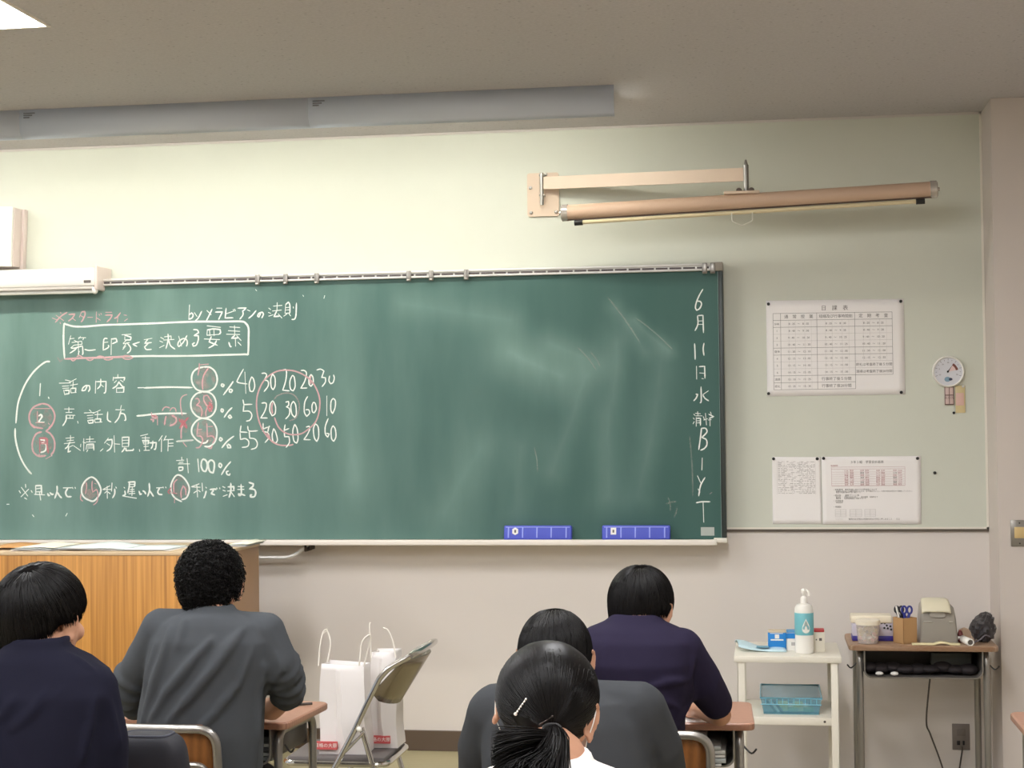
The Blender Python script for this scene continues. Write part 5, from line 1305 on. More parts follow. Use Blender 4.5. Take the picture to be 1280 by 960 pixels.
def loft(mb, rings, n=36, ex=2.4):
    """rings: (center, half width, half depth, yaw)"""
    vs = []
    for c, hw, hd, yw in rings:
        for k in range(n):
            a = 2 * PI * k / n; ca, sa = math.cos(a), math.sin(a)
            x = hw * abs(ca) ** (2 / ex) * (1 if ca > 0 else -1); y = hd * abs(sa) ** (2 / ex) * (1 if sa > 0 else -1)
            vs.append(Vector((c[0] + x * math.cos(yw) - y * math.sin(yw), c[1] + x * math.sin(yw) + y * math.cos(yw), c[2])))
    fs = [tuple(range(n - 1, -1, -1)), tuple((len(rings) - 1) * n + k for k in range(n))]
    for i in range(len(rings) - 1):
        for k in range(n): fs.append((i * n + k, i * n + (k + 1) % n, (i + 1) * n + (k + 1) % n, (i + 1) * n + k))
    mb.add(vs, fs)

def hand(mb, wrist, d, nrm, side=1, curl=.5):
    """palm + five fingers; d = direction of the fingers, nrm = back of the hand"""
    w = Vector(wrist); d = Vector(d).normalized(); nrm = Vector(nrm); nrm = (nrm - d * nrm.dot(d)).normalized(); s_ = d.cross(nrm) * side
    for k in (-1.5, -.5, .5, 1.5): capsule(mb, w + s_ * k * .010, w + d * .085 + s_ * k * .0185, .015, .0125, 10)
    for k, L in ((-1.5, .062), (-.5, .074), (.5, .080), (1.5, .072)):
        p = w + d * .088 + s_ * k * .0195; dr = d + s_ * k * .05; dr.normalize(); an = .12
        for j, f in enumerate((.45, .30, .25)):
            an += curl * (.35 + .2 * j)
            q = p + (dr * math.cos(an) - nrm * math.sin(an)) * L * f
            capsule(mb, p, q, .0090 - .0006 * j, .0084 - .0006 * j, 10); p = q
    p = w + d * .028 + s_ * .026
    for L, r_ in ((.042, .0125), (.032, .0105), (.026, .0095)):
        q = p + (d * .78 + s_ * .5 - nrm * .35 * curl).normalized() * L; capsule(mb, p, q, r_, r_ * .9, 10); p = q

def head_frame(C, yaw=0, down=0, roll=0, k=1.0):
    return Matrix.Translation(C) @ Matrix.Rotation(yaw, 4, 'Z') @ Matrix.Rotation(-down, 4, 'X') @ Matrix.Rotation(roll, 4, 'Y') @ Matrix.Scale(k, 4)

def head_shape(mb, Hm):
    R3 = Hm.to_3x3()
    def E_(c, r, rot=None, nu=22, nv=14):
        rr = R3 if rot is None else R3 @ rot
        mb.ell(Hm @ Vector(c), r, rr, nu, nv)
    E_((0, -.012, .032), (.078, .096, .088))
    E_((0, .030, -.020), (.066, .066, .085))
    E_((0, .040, -.068), (.050, .050, .045))
    E_((0, .072, -.094), (.022, .018, .018))
    for s_ in (-1, 1):
        E_((s_ * .040, .070, -.028), (.024, .018, .022))
        E_((s_ * .028, .086, .024), (.026, .010, .008))
        # ear: rim, lobe and bowl
        mr = Matrix.Rotation(s_ * math.radians(-22), 3, 'Z')
        base = Vector((s_ * .078, -.004, -.006))
        P_ = [Hm @ (base + mr @ Vector((s_ * .014 + s_ * .004 * math.sin(a), .017 * math.cos(a) - .004, .030 * math.sin(a) + .002))) for a in [math.radians(x) for x in range(-60, 241, 25)]]
        for i in range(len(P_) - 1): capsule(mb, P_[i], P_[i + 1], .0042, .0042, 8)
        E_(base + mr @ Vector((s_ * .009, -.002, .0)), (.005, .017, .028), mr)
        E_(base + mr @ Vector((s_ * .012, .002, -.028)), (.006, .009, .010))
        E_(base + Vector((s_ * -.004, .004, -.002)), (.012, .014, .022))
    capsule(mb, Hm @ Vector((0, .094, .012)), Hm @ Vector((0, .112, -.026)), .007, .011)
    for s_ in (-1, 1): E_((s_ * .010, .103, -.030), (.008, .008, .007))
    E_((0, .096, -.055), (.022, .007, .005)); E_((0, .094, -.064), (.019, .007, .006))

def eyes(Hm, t_):
    for s_ in (-1, 1):
        m_ = MB().ell(Hm @ Vector((s_ * .030, .0865, .004)), (.0120, .0080, .0055), Hm.to_3x3(), 16, 10); o = m_.build('eye', mat('eye_white', (230, 226, 222), .2), t_)
        MB().ell(Hm @ Vector((s_ * .030, .0932, .004)), (.0052, .0020, .0050), Hm.to_3x3(), 12, 8).build('iris', mat('iris_dark', (38, 24, 18), .2), o)

# ---- hair ---------------------------------------------------------
def hair_env(Hm, th, az, R_, tilt=.42):
    """point on the hair envelope; th from the whorl (tilted back), az around it"""
    v = Vector((math.sin(th) * math.sin(az), -math.sin(th) * math.cos(az), math.cos(th)))   # az=0 is the back
    v = Matrix.Rotation(tilt, 3, 'X') @ v
    return v
def envz(v, R_):
    return HC.z + v.z * R_[2] * (1.0 if v.z > 0 else 1 + .38 * min(1, -v.z * 1.6))
HLP = [1.22, 2.0]
def hairline(phi_back, nape, side, front):
    """height limit for azimuth measured from the back (0) to the front (pi)"""
    a = abs(phi_back)
    if a < HLP[0]: return nape + (side - nape) * (a / HLP[0]) ** HLP[1]
    if a < 1.75: return side + .0 * a
    f = min(1, (a - 1.75) / .5); return side + (front - side) * f
def build_tubes(P, rad, name, m_, parent):
    """P: list of strands (each same number of points) -> one mesh of 3-sided tapering tubes"""
    P = np.array(P, dtype=np.float64); n, k, _ = P.shape
    T = np.gradient(P, axis=1); T /= np.linalg.norm(T, axis=2, keepdims=True) + 1e-9
    ref = np.array([.31, .52, .79]); U = np.cross(T, ref); U /= np.linalg.norm(U, axis=2, keepdims=True) + 1e-9; V_ = np.cross(T, U)
    r_ = np.array(rad)[None, :, None]
    vs = np.stack([P + r_ * (U * math.cos(a) + V_ * math.sin(a)) for a in (0, 2.094, 4.189)], axis=2)  # n,k,3,3
    off = np.array(wloc(parent)); vs = vs.reshape(-1, 3) - off
    base = np.arange(n)[:, None, None] * k * 3 + np.arange(k - 1)[None, :, None] * 3
    i = np.arange(3)[None, None, :]; j = (i + 1) % 3
    F = np.stack([base + i, base + j, base + 3 + j, base + 3 + i], axis=3).reshape(-1, 4)
    me = bpy.data.meshes.new(name); me.vertices.add(len(vs)); me.vertices.foreach_set('co', vs.ravel())
    me.loops.add(F.size); me.loops.foreach_set('vertex_index', F.ravel().astype(np.int32))
    me.polygons.add(len(F)); me.polygons.foreach_set('loop_start', np.arange(0, F.size, 4, dtype=np.int32))
    me.update(calc_edges=True); me.validate(); me.shade_smooth(); me.materials.append(m_)
    o = bpy.data.objects.new(name, me); COL.objects.link(o); o.parent = parent
    return o

HC = Vector((0, -.012, .026))
def hair_cap(Hm, t_, R_, par, tilt=.42, thick=1.0, name='hair', hm_=None):
    nape, side, front = par
    def lim(az):
        for i in range(60):
            th = .9 + i * .03; v = hair_env(Hm, th, az, R_, tilt); p = Vector((HC.x + v.x * R_[0], HC.y + v.y * R_[1], envz(v, R_)))
            if p.z < hairline(math.atan2(v.x, -v.y), nape, side, front): return th
        return 2.6
    nu = 48; L_ = [lim(2 * PI * i / nu) for i in range(nu)]
    L_ = [(L_[i - 1] + L_[i] + L_[(i + 1) % nu]) / 3 for i in range(nu)]
    def fn(u, v_):
        i = round(u * nu) % nu; az = 2 * PI * u; th = .001 + L_[i] * v_; v = hair_env(Hm, th, az, R_, tilt)
        k_ = 1 - .05 * v_ ** 3 + .012 * mnoise.noise(v * 5)
        return Hm @ Vector((HC.x + v.x * R_[0] * k_ * thick, HC.y + v.y * R_[1] * k_ * thick, HC.z + (envz(v, R_) - HC.z) * k_ * thick))
    return MB().grid(nu + 1, 18, fn).build(name, hm_ or mat('hair_base', (8, 6, 6), .9, spec=.03), t_, thick=.008)

def hair_short(Hm, t_, R_, par, n=3600, tilt=.42, length=1.15, puff=.004, parent=None, seed=1, flare=.0):
    rnd = random.Random(seed); nape, side, front = par; S_ = []
    K = 8
    while len(S_) < n:
        az = rnd.uniform(-PI, PI); th0 = rnd.uniform(0.02, 1.9) if rnd.random() < .85 else rnd.uniform(0, .4)
        cl = mnoise.noise(Vector((math.cos(az) * 6, math.sin(az) * 6, th0 * 2.2 + seed)))
        L = length * rnd.uniform(.75, 1.1); pts = []; lift = rnd.uniform(.3, 1.0)
        sw = cl * .28 + rnd.uniform(-.04, .04)
        ok = True
        for j in range(K):
            f = j / (K - 1); th = th0 + L * f; a2 = az + sw * f * (.5 + .5 * f)
            v = hair_env(Hm, th, a2, R_, tilt)
            p = Vector((HC.x + v.x * R_[0], HC.y + v.y * R_[1], envz(v, R_)))
            zl = hairline(math.atan2(v.x, -v.y), nape, side, front)
            if p.z < zl - .004 - .010 * rnd.random() * lift:
                if j < 3: ok = False
                break
            k_ = .955 + (.045 + puff * 10 * lift * .5) * min(1, f * 2.2) + cl * .02 * f + flare * f * max(0, -p.z * 8)
            pts.append(Hm @ Vector((HC.x + v.x * R_[0] * k_, HC.y + v.y * R_[1] * k_, HC.z + (envz(v, R_) - HC.z) * k_)))
        if not ok or len(pts) < 3: continue
        # resample to K points
        q = []; m_ = len(pts) - 1
        for j in range(K):
            x = j / (K - 1) * m_; i = min(int(x), m_ - 1); q.append(tuple(pts[i].lerp(pts[i + 1], x - i)))
        S_.append(q)
    rad = [.0007, .0013, .0014, .0014, .0013, .0011, .0008, .0002]
    return build_tubes(S_, rad, 'hair_strands', M['hair'], parent)

def hair_curly(Hm, R_, par, n, parent, seed=5, tilt=.3):
    rnd = random.Random(seed); nape, side, front = par; S_ = []; K = 13
    while len(S_) < n:
        v = Vector((rnd.gauss(0, 1), rnd.gauss(0, 1), rnd.gauss(0, 1))).normalized()
        p = Vector((HC.x + v.x * R_[0], HC.y + v.y * R_[1], envz(v, R_)))
        if p.z < hairline(math.atan2(v.x, -v.y), nape, side, front) + .004: continue
        bump = .96 + .05 * mnoise.noise(v * 7 + Vector((seed, 0, 0)))
        p = Vector((HC.x + v.x * R_[0] * bump, HC.y + v.y * R_[1] * bump, HC.z + (envz(v, R_) - HC.z) * bump))
        u = v.orthogonal().normalized(); u = Quaternion(v, rnd.uniform(0, 6.28)) @ u; w = v.cross(u)
        tg = (Vector((0, 0, -1)) - v * -v.z); tg = tg.normalized() if tg.length > .01 else u
        r0 = rnd.uniform(.004, .009); tn = rnd.uniform(1.1, 2.2); ph = rnd.uniform(0, 6.28); out = rnd.uniform(.004, .016); dr = rnd.uniform(.004, .020)
        q = []
        for j in range(K):
            f = j / (K - 1); a = ph + tn * 2 * PI * f
            x = p + v * (out * f + r0 * .5 * math.sin(a * 1.0)) + u * math.cos(a) * r0 + w * math.sin(a) * r0 * .8 + tg * dr * f
            q.append(tuple(Hm @ x))
        S_.append(q)
    return build_tubes(S_, [.0009] + [.0014] * 10 + [.0009, .0003], 'hair_curls', M['hair'], parent)

def hair_ponytail(Hm, R_, par, tie_l, parent, n=3600, seed=8, tail=None):
    rnd = random.Random(seed); nape, side, front = par; S_ = []; K = 12
    T = Vector(((tie_l.x - HC.x) / R_[0], (tie_l.y - HC.y) / R_[1], (tie_l.z - HC.z) / R_[2])).normalized()
    while len(S_) < n:
        v = Vector((rnd.gauss(0, 1), rnd.gauss(0, 1), rnd.gauss(0, 1))).normalized()
        p = Vector((HC.x + v.x * R_[0], HC.y + v.y * R_[1], HC.z + v.z * R_[2]))
        if p.z < hairline(math.atan2(v.x, -v.y), nape, side, front): continue
        an = v.angle(T)
        if an > 2.9 or an < .05: continue
        ax = v.cross(T).normalized(); lf = rnd.uniform(0, 1); cl = mnoise.noise(v * 6) * .012
        q = []
        for j in range(K):
            f = j / (K - 1); d = Quaternion(ax, an * f * .985) @ v
            k_ = .965 + .035 * lf + cl * math.sin(f * PI)
            if an * (1 - f) < .5: k_ += .05 * (1 - an * (1 - f) / .5)
            q.append(tuple(Hm @ Vector((HC.x + d.x * R_[0] * k_, HC.y + d.y * R_[1] * k_, HC.z + d.z * R_[2] * k_))))
        S_.append(q)
    o = build_tubes(S_, [.0006] + [.0012] * 10 + [.0010], 'hair_strands', M['hair'], parent)
    # the tail
    S_ = []
    for i in range(900):
        a = rnd.uniform(0, 6.28); r_ = math.sqrt(rnd.random()); q = []
        path = tail
        L = rnd.uniform(.6, 1.0)
        fan = max(-1.4, min(1.4, rnd.gauss(0, 1))); fan2 = max(-1.4, min(1.4, rnd.gauss(0, 1)))
        for j in range(K):
            f = j / (K - 1) * L * (len(path) - 1); k = min(int(f), len(path) - 2); c = path[k][0].lerp(path[k + 1][0], f - k)
            w_ = path[k][1] + (path[k + 1][1] - path[k][1]) * (f - k); s2 = path[k][2] + (path[k + 1][2] - path[k][2]) * (f - k)
            b = .25 + .75 * min(1, j / 3)
            q.append(tuple(c + Vector((math.cos(a) * r_ * w_ * .7 + fan * w_ * .35 * f / 3, math.sin(a) * r_ * s2 + .003 * fan2 * f, (math.cos(a + 1) * r_ * w_ * .3 + fan2 * w_ * .2 * f / 3)))))
        S_.append(q)
    build_tubes(S_, [.0012] + [.0013] * 9 + [.0008, .0002], 'ponytail', M['hair'], parent)
    return o

# ---- generic seated student ---------------------------------------
FABRIC = {}
def fabric(name, rgb, sh=0.0):
    return mat(name, rgb, .85, bump=.25, bscale=700, var=.05, vscale=30, sheen=sh, spec=.12)

def student(label, rings, hipc, head, arms, shirt_m, trouser_m, folds=(), collar=None, seat_h=.462, knees=None, cuffs=(), sleeve_name='shirt', voxel=.0075, hem=None):
    """rings: (pxL, pxR, py, Y, half depth, ring yaw)"""
    base = Vector((hipc[0], hipc[1], 0))
    t_ = thing('person', label, 'person', base)
    WR = []
    for (a, b, py, Y, hd, yw) in rings:
        A_, B_ = at(a, py, Y), at(b, py, Y); c = (A_ + B_) / 2
        WR.append((c, (B_ - A_).length / 2 / max(.8, math.cos(yw)), hd, yw))
    low = WR[-1]
    hz = seat_h + .012
    WR.append((Vector(((low[0].x + hipc[0]) / 2, (low[0].y + hipc[1]) / 2, (low[0].z + hz + .10) / 2 + .02)), (low[1] + .17) / 2, (low[2] + .115) / 2, 0))
    WR.append((Vector((hipc[0], hipc[1], hz + .09)), .175, .118, 0)); WR.append((Vector((hipc[0], hipc[1], hz + .01)), .178, .12, 0))
    # ---------------- shirt
    sb = MB(); loft(sb, WR)
    for arm in arms:
        k = arm['sleeve']; chain(sb, arm['pts'][:k + 1], arm['rs'][:k + 1], 18)
        # soften shoulder
        capsule(sb, arm['pts'][0], WR[min(3, len(WR) - 1)][0].lerp(arm['pts'][0], .45), arm['rs'][0], arm['rs'][0] * .8, 16)
        for (f0, rr) in arm.get('rolls', ()):
            i = int(f0); p = Vector(arm['pts'][i]).lerp(Vector(arm['pts'][i + 1]), f0 - i); d = (Vector(arm['pts'][i + 1]) - Vector(arm['pts'][i])).normalized(); r0 = arm['rs'][i] + (arm['rs'][i + 1] - arm['rs'][i]) * (f0 - i)
            u = d.orthogonal().normalized(); w = d.cross(u)
            sb.tube([p + (u * math.cos(a) + w * math.sin(a)) * (r0 - rr * .2) + d * .006 * math.sin(2 * a + f0 * 9) for a in [2 * PI * q / 16 for q in range(16)]], rr, 8, closed=True)
    if collar:
        c, rw, rd, rr, dn = collar
        sb.tube([c + Vector((rw * math.cos(a), rd * math.sin(a), dn * math.sin(a))) for a in [2 * PI * q / 24 for q in range(24)]], rr, 10, closed=True)
    pre = remesh(sb, .011, 3)
    bvh = BVHTree.FromPolygons([v.co.copy() for v in pre.vertices], [tuple(p.vertices) for p in pre.polygons])
    bpy.data.meshes.remove(pre)
    for (pts, rr, depth) in folds:
        P_ = []
        line = []
        for i in range(len(pts) - 1):
            n_ = 5
            for j in range(n_ + (i == len(pts) - 2)): line.append((pts[i][0] + (pts[i + 1][0] - pts[i][0]) * j / n_, pts[i][1] + (pts[i + 1][1] - pts[i][1]) * j / n_))
        for (px, py) in line:
            hit = bvh.ray_cast(CAM, ray(px, py).normalized())
            if hit[0] is not None: P_.append(hit[0] - hit[1] * rr * depth)
        if len(P_) > 2:
            n_ = len(P_); sb.tube(P_, [rr * (.25 + .75 * math.sin(PI * (i + .3) / (n_ - .4)) ** .6) for i in range(n_)], 8)
    me = remesh(sb, voxel, 2)
    me.vertices.foreach_get
    off = wloc(t_); me.transform(Matrix.Translation(-off))
    # gentle cloth wrinkles
    bm = bmesh.new(); bm.from_mesh(me)
    for v in bm.verts:
        p = v.co + off
        v.co += v.normal * (.0030 * mnoise.noise(Vector((p.x * 9 + p.z * 5, p.y * 8, p.z * 7))) + .0016 * mnoise.noise(Vector((p.x * 24, p.y * 20, p.z * 16 + p.x * 14))))
    bm.to_mesh(me); bm.free()
    me.materials.clear(); me.materials.append(shirt_m); me.shade_smooth()
    so = bpy.data.objects.new(sleeve_name, me); COL.objects.link(so); so.parent = t_
    # ---------------- trousers + shoes
    tb = MB()
    tb.ell((hipc[0], hipc[1] + .01, hz + .085), (.165, .125, .09))
    knees = knees or ((-.11, .40), (.11, .40))
    leg_pts = []
    for s_, (kx, ky) in zip((-1, 1), knees):
        hp = Vector((hipc[0] + s_ * .085, hipc[1] + .02, hz + .075)); kn = Vector((hipc[0] + kx, hipc[1] + ky, hz + .055)); an = Vector((hipc[0] + kx, hipc[1] + ky + .0, .085))
        leg_pts.append((hp, kn, an)); chain(tb, [hp, kn], [.085, .064]); chain(tb, [kn, an + Vector((0, 0, .02))], [.062, .046])
    me = remesh(tb, .011, 4); me.transform(Matrix.Translation(-off)); me.materials.clear(); me.materials.append(trouser_m); me.shade_smooth()
    to = bpy.data.objects.new('trousers', me); COL.objects.link(to); to.parent = t_
    for hp, kn, an in leg_pts:
        s2 = MB(); s2.ell((an.x, an.y + .02, .045), (.042, .075, .042)).ell((an.x, an.y + .10, .035), (.046, .075, .032)).box(an.x - .044, an.x + .044, an.y - .055, an.y + .165, 0, .016, .008)
        s2.build('shoe', mat('indoor_shoe', (216, 214, 210), .6), t_)
    # ---------------- body (skin)
    bb_ = MB(); Hm = head['m']; head_shape(bb_, Hm)
    nk0 = Hm @ Vector((0, -.018, -.045)); nk1 = head['neck']
    chain(bb_, [nk0, nk0.lerp(nk1, .6), nk1], [.052, .053, .062], 18)
    IR = [(c.copy(), hw * .80, hd * .74, yw) for c, hw, hd, yw in WR[2:]]
    loft(bb_, IR)
    capsule(bb_, nk1, IR[0][0], .058, .055)
    for arm in arms:
        k = arm['sleeve']; P_ = [Vector(p) for p in arm['pts']]; rs = [r_ * .66 if i < k else (r_ * .70 if i == k else r_) for i, r_ in enumerate(arm['rs'])]
        chain(bb_, P_, rs, 14)
        capsule(bb_, P_[0], IR[1][0].lerp(P_[0], .5), rs[0], rs[0] * .9)
        hand(bb_, P_[-1], arm['hdir'], arm.get('hn', (0, 0, 1)), arm['side'], arm.get('curl', .5))
    for hp, kn, an in leg_pts:
        chain(bb_, [hp, kn], [.062, .045]); chain(bb_, [kn, an], [.042, .030]); capsule(bb_, an, an + Vector((0, .08, -.045)), .026, .018)
    me = remesh(bb_, .0046, 2); me.transform(Matrix.Translation(-off)); me.materials.clear(); me.materials.append(M['skin']); me.shade_smooth()
    bo = bpy.data.objects.new('body', me); COL.objects.link(bo); bo.parent = t_
    eyes(Hm, t_)
    return t_

def P3(px, py, Y): return at(px, py, Y)
dark_tr = mat('trousers_dark', (36, 36, 46), .8, bump=.2, bscale=500)

# ---- 1: curly-haired student in grey
YT = -2.66
hm = head_frame(P3(263.5, 733, -2.60), math.radians(4), math.radians(4), 0, 1.0)
grey_l = fabric('shirt_slate_grey', (72, 75, 79))
armsC = [
 dict(side=-1, sleeve=3, pts=[P3(203, 788, YT), P3(176, 832, YT + .03), P3(160, 862, YT + .08), P3(168, 884, YT + .16), P3(186, 899, YT + .27)], rs=[.066, .056, .048, .040, .028], hdir=(.6, .8, -.05), rolls=((1.45, .016), (1.85, .017), (2.25, .017), (2.7, .015))),
 dict(side=1, sleeve=3, pts=[P3(330, 792, YT), P3(348, 828, YT), P3(360, 855, YT + .06), P3(358, 872, YT + .11), P3(340, 886, YT + .17), P3(312, 886, YT + .25)], rs=[.064, .057, .046, .042, .035, .026], hdir=(-.8, .6, -.05), rolls=((1.2, .015), (1.55, .017), (1.9, .018), (2.35, .017), (2.8, .015))),
]
ringsC = [(245, 285, 755, YT, .05, 0), (240, 290, 762, YT, .058, 0), (218, 315, 768, YT, .085, 0), (200, 334, 778, YT, .100, 0), (190, 343, 800, YT - .01, .112, 0), (186, 340, 830, YT - .01, .118, 0), (180, 330, 868, YT - .01, .120, 0), (172, 327, 915, YT - .01, .122, 0), (166, 326, 962, YT, .125, 0)]
foldsC = [([(214, 782), (204, 820), (188, 870), (172, 930)], .015, -.1), ([(266, 798), (236, 832), (208, 866), (186, 905)], .016, -.1), ([(304, 786), (274, 828), (238, 870), (208, 905)], .019, -.1),
          ([(316, 810), (298, 855), (268, 892), (236, 925)], .015, 0), ([(330, 830), (324, 870), (320, 920), (320, 955)], .013, -.1), ([(232, 770), (227, 790), (222, 812)], .012, 0), ([(345, 815), (352, 838), (338, 856)], .011, .1), ([(290, 796), (270, 822), (250, 846)], .011, 0), ([(196, 800), (186, 840), (180, 870)], .011, 0), ([(250, 850), (225, 885), (205, 915)], .012, 0)]
t = student('curly-haired person in a slate grey long-sleeved shirt with pushed-up sleeves, seated at the podium', ringsC, (-1.70, -2.70), dict(m=hm, neck=P3(264, 770, -2.65)), armsC, grey_l, dark_tr, foldsC, collar=(P3(265, 760, -2.655), .060, .058, .010, .004))
hair_cap(hm, t, (.088, .108, .102), (-.104, -.030, .05))
hair_curly(hm, (.091, .111, .104), (-.100, -.028, .05), 5600, t)

# ---- 2: left student in navy (cut off by the frame)
YL = -3.80
hm = head_frame(P3(53, 775, -3.74), math.radians(-14), math.radians(3), math.radians(2), 1.0)
navy_l = fabric('jacket_navy', (27, 27, 42))
armsL = [
 dict(side=-1, sleeve=3, pts=[P3(-38, 858, YL), P3(-62, 930, YL + .03), P3(-70, 985, YL + .08), P3(-40, 1010, YL + .24), P3(-8, 1013, YL + .33)], rs=[.066, .058, .050, .040, .028], hdir=(.6, .8, -.05)),
 dict(side=1, sleeve=3, pts=[P3(113, 862, YL), P3(126, 925, YL + .01), P3(131, 1000, YL + .04), P3(126, 1016, YL + .22), P3(100, 1014, YL + .34)], rs=[.062, .060, .054, .042, .028], hdir=(-.6, .8, -.05)),
]
ringsL = [(20, 78, 796, YL, .062, 0), (14, 84, 808, YL, .070, 0), (-22, 112, 822, YL, .092, 0), (-48, 134, 838, YL, .105, 0), (-58, 142, 866, YL - .01, .115, 0), (-54, 137, 905, YL - .01, .120, 0), (-50, 132, 960, YL - .01, .122, 0), (-50, 130, 1010, YL, .124, 0)]
foldsL = [([(118, 868), (113, 900), (104, 940), (100, 958)], .013, .0), ([(60, 860), (40, 890), (12, 915)], .013, .2), ([(90, 850), (70, 870), (40, 885)], .008, .4), ([(134, 865), (142, 900), (150, 940)], .011, .1), ([(84, 815), (104, 828), (122, 842)], .009, .2), ([(20, 870), (0, 900)], .012, .2)]
t = student('black-haired person in a navy long-sleeved jacket cut off by the left frame edge', ringsL, (-1.66, -3.86), dict(m=hm, neck=P3(50, 812, -3.79)), armsL, navy_l, dark_tr, foldsL, collar=(P3(47, 800, -3.795), .066, .060, .010, .010), sleeve_name='jacket')
Rl = (.098, .114, .106); pl_ = (-.108, .000, .05)
hair_cap(hm, t, Rl, pl_, thick=.95); hair_short(hm, t, Rl, pl_, 4600, parent=t, seed=2, puff=.005)

# ---- 3: hunched student in plain charcoal grey, behind the ponytail
YG = -3.58
hm = head_frame(P3(694, 828, -3.42), math.radians(0), math.radians(24), 0, .98)
grey_d = fabric('shirt_charcoal', (62, 64, 67))
armsG = [
 dict(side=-1, sleeve=3, pts=[P3(622, 892, YG), P3(604, 935, YG + .06), P3(598, 975, YG + .14), P3(620, 978, YG + .26), P3(642, 976, YG + .34)], rs=[.070, .060, .052, .042, .028], hdir=(.6, .8, -.05)),
 dict(side=1, sleeve=3, pts=[P3(796, 890, YG), P3(820, 935, YG + .04), P3(832, 985, YG + .12), P3(808, 985, YG + .26), P3(780, 978, YG + .34)], rs=[.070, .062, .054, .042, .028], hdir=(-.6, .8, -.05)),
]
ringsG = [(672, 728, 848, YG + .07, .060, 0), (664, 734, 853, YG + .06, .072, 0), (630, 772, 859, YG + .04, .100, 0), (608, 800, 872, YG + .02, .118, 0), (602, 812, 900, YG, .125, 0), (602, 816, 940, YG - .02, .128, 0), (606, 822, 985, YG - .04, .128, 0)]
foldsG = [([(806, 890), (818, 925), (832, 955)], .009, .35), ([(760, 880), (772, 905), (778, 930)], .008, .5)]
t = student('black-haired person in a plain charcoal grey shirt bent forward behind the ponytailed student', ringsG, (-.45, -3.74), dict(m=hm, neck=P3(698, 862, -3.50)), armsG, grey_d, dark_tr, foldsG, collar=(P3(698, 856, -3.515), .060, .056, .009, .004), sleeve_name='shirt')
Rg = (.090, .108, .102); pg_ = (-.100, -.034, .05)
hair_cap(hm, t, Rg, pg_, tilt=.30, thick=.96); hair_short(hm, t, Rg, pg_, 4600, parent=t, seed=3, puff=.002, tilt=.30)
e_ = hm @ Vector((.083, -.02, -.012)); MB().ell(e_, (.006, .006, .007)).build('white_earpiece', M['white'], t)

# ---- 4: right student in navy T-shirt
YR = -2.60
hm = head_frame(P3(801, 762, -2.50), math.radians(-16), math.radians(16), math.radians(4), 1.0)
navy_t = fabric('tshirt_navy', (37, 32, 52))
armsR = [
 dict(side=-1, sleeve=2, pts=[P3(742, 812, YR), P3(722, 850, YR + .07), P3(712, 880, YR + .14), P3(745, 896, YR + .30), P3(775, 893, YR + .38)], rs=[.066, .058, .050, .036, .027], hdir=(.8, .6, -.05)),
 dict(side=1, sleeve=2, pts=[P3(850, 814, YR), P3(877, 852, YR + .05), P3(895, 879, YR + .11), P3(899, 893, YR + .16), P3(880, 886, YR + .24), P3(858, 886, YR + .36)], rs=[.068, .060, .050, .036, .033, .025], hdir=(-.7, .7, -.05)),
]
ringsR = [(768, 822, 766, YR + .04, .060, 0), (757, 830, 776, YR + .03, .075, 0), (732, 852, 786, YR + .02, .100, 0), (724, 868, 800, YR, .112, 0), (726, 868, 828, YR - .02, .118, 0), (742, 862, 860, YR - .02, .118, 0), (752, 857, 900, YR - .02, .118, 0), (750, 858, 950, YR - .01, .120, 0)]
foldsR = [([(770, 862), (800, 868), (835, 878), (858, 892)], .015, .0), ([(862, 850), (835, 853), (810, 860)], .013, .0), ([(868, 820), (862, 845), (862, 875), (850, 905)], .013, .0), ([(758, 880), (790, 892), (820, 906)], .012, 0), ([(830, 890), (850, 896), (860, 905)], .008, .3), ([(790, 885), (820, 900), (840, 910)], .010, .4), ([(760, 790), (750, 830)], .008, .4), ([(885, 850), (893, 870), (899, 885)], .006, .4)]
t = student('black-haired person in a short-sleeved navy T-shirt leaning over the right desk', ringsR, (-.345, -2.66), dict(m=hm, neck=P3(796, 782, -2.57)), armsR, navy_t, dark_tr, foldsR, collar=(P3(796, 776, -2.575), .066, .060, .008, .010), sleeve_name='t_shirt')
Rr_ = (.093, .110, .103); pr_ = (-.100, -.014, .05)
hair_cap(hm, t, Rr_, pr_, thick=.95); hair_short(hm, t, Rr_, pr_, 4600, parent=t, seed=4, puff=.005)

# ---- 5: ponytailed student in a white shirt (front)
YP = -4.50
hm = head_frame(P3(683, 888, -4.36), math.radians(-7), math.radians(14), math.radians(8), 1.0)
white_s = fabric('blouse_white', (232, 228, 224), 0.0)
armsP = [
 dict(side=-1, sleeve=2, pts=[P3(590, 1010, YP), P3(560, 1090, YP + .04), P3(556, 1140, YP + .10), P3(600, 1142, YP + .24), P3(635, 1138, YP + .32)], rs=[.058, .054, .048, .032, .025], hdir=(.6, .8, -.05)),
 dict(side=1, sleeve=2, pts=[P3(800, 1010, YP), P3(830, 1090, YP + .04), P3(834, 1140, YP + .10), P3(790, 1142, YP + .24), P3(752, 1138, YP + .32)], rs=[.058, .054, .048, .032, .025], hdir=(-.6, .8, -.05)),
]
ringsP = [(655, 728, 945, YP + .02, .060, 0), (645, 738, 951, YP + .01, .070, 0), (600, 776, 966, YP, .090, 0), (572, 818, 985, YP, .100, 0), (562, 830, 1020, YP - .01, .108, 0), (572, 820, 1080, YP - .01, .108, 0), (588, 806, 1140, YP - .01, .110, 0)]
t = student('black-haired person with a ponytail, beaded hair pin and white shirt, nearest the camera', ringsP, (-.40, -4.58), dict(m=hm, neck=P3(690, 952, -4.47)), armsP, white_s, dark_tr, [], collar=(P3(690, 946, -4.485), .062, .058, .010, .006), sleeve_name='blouse')
Rp = (.093, .107, .098); HLP[:] = [1.15, 1.0]
pp_ = (-.066, .026, .05)
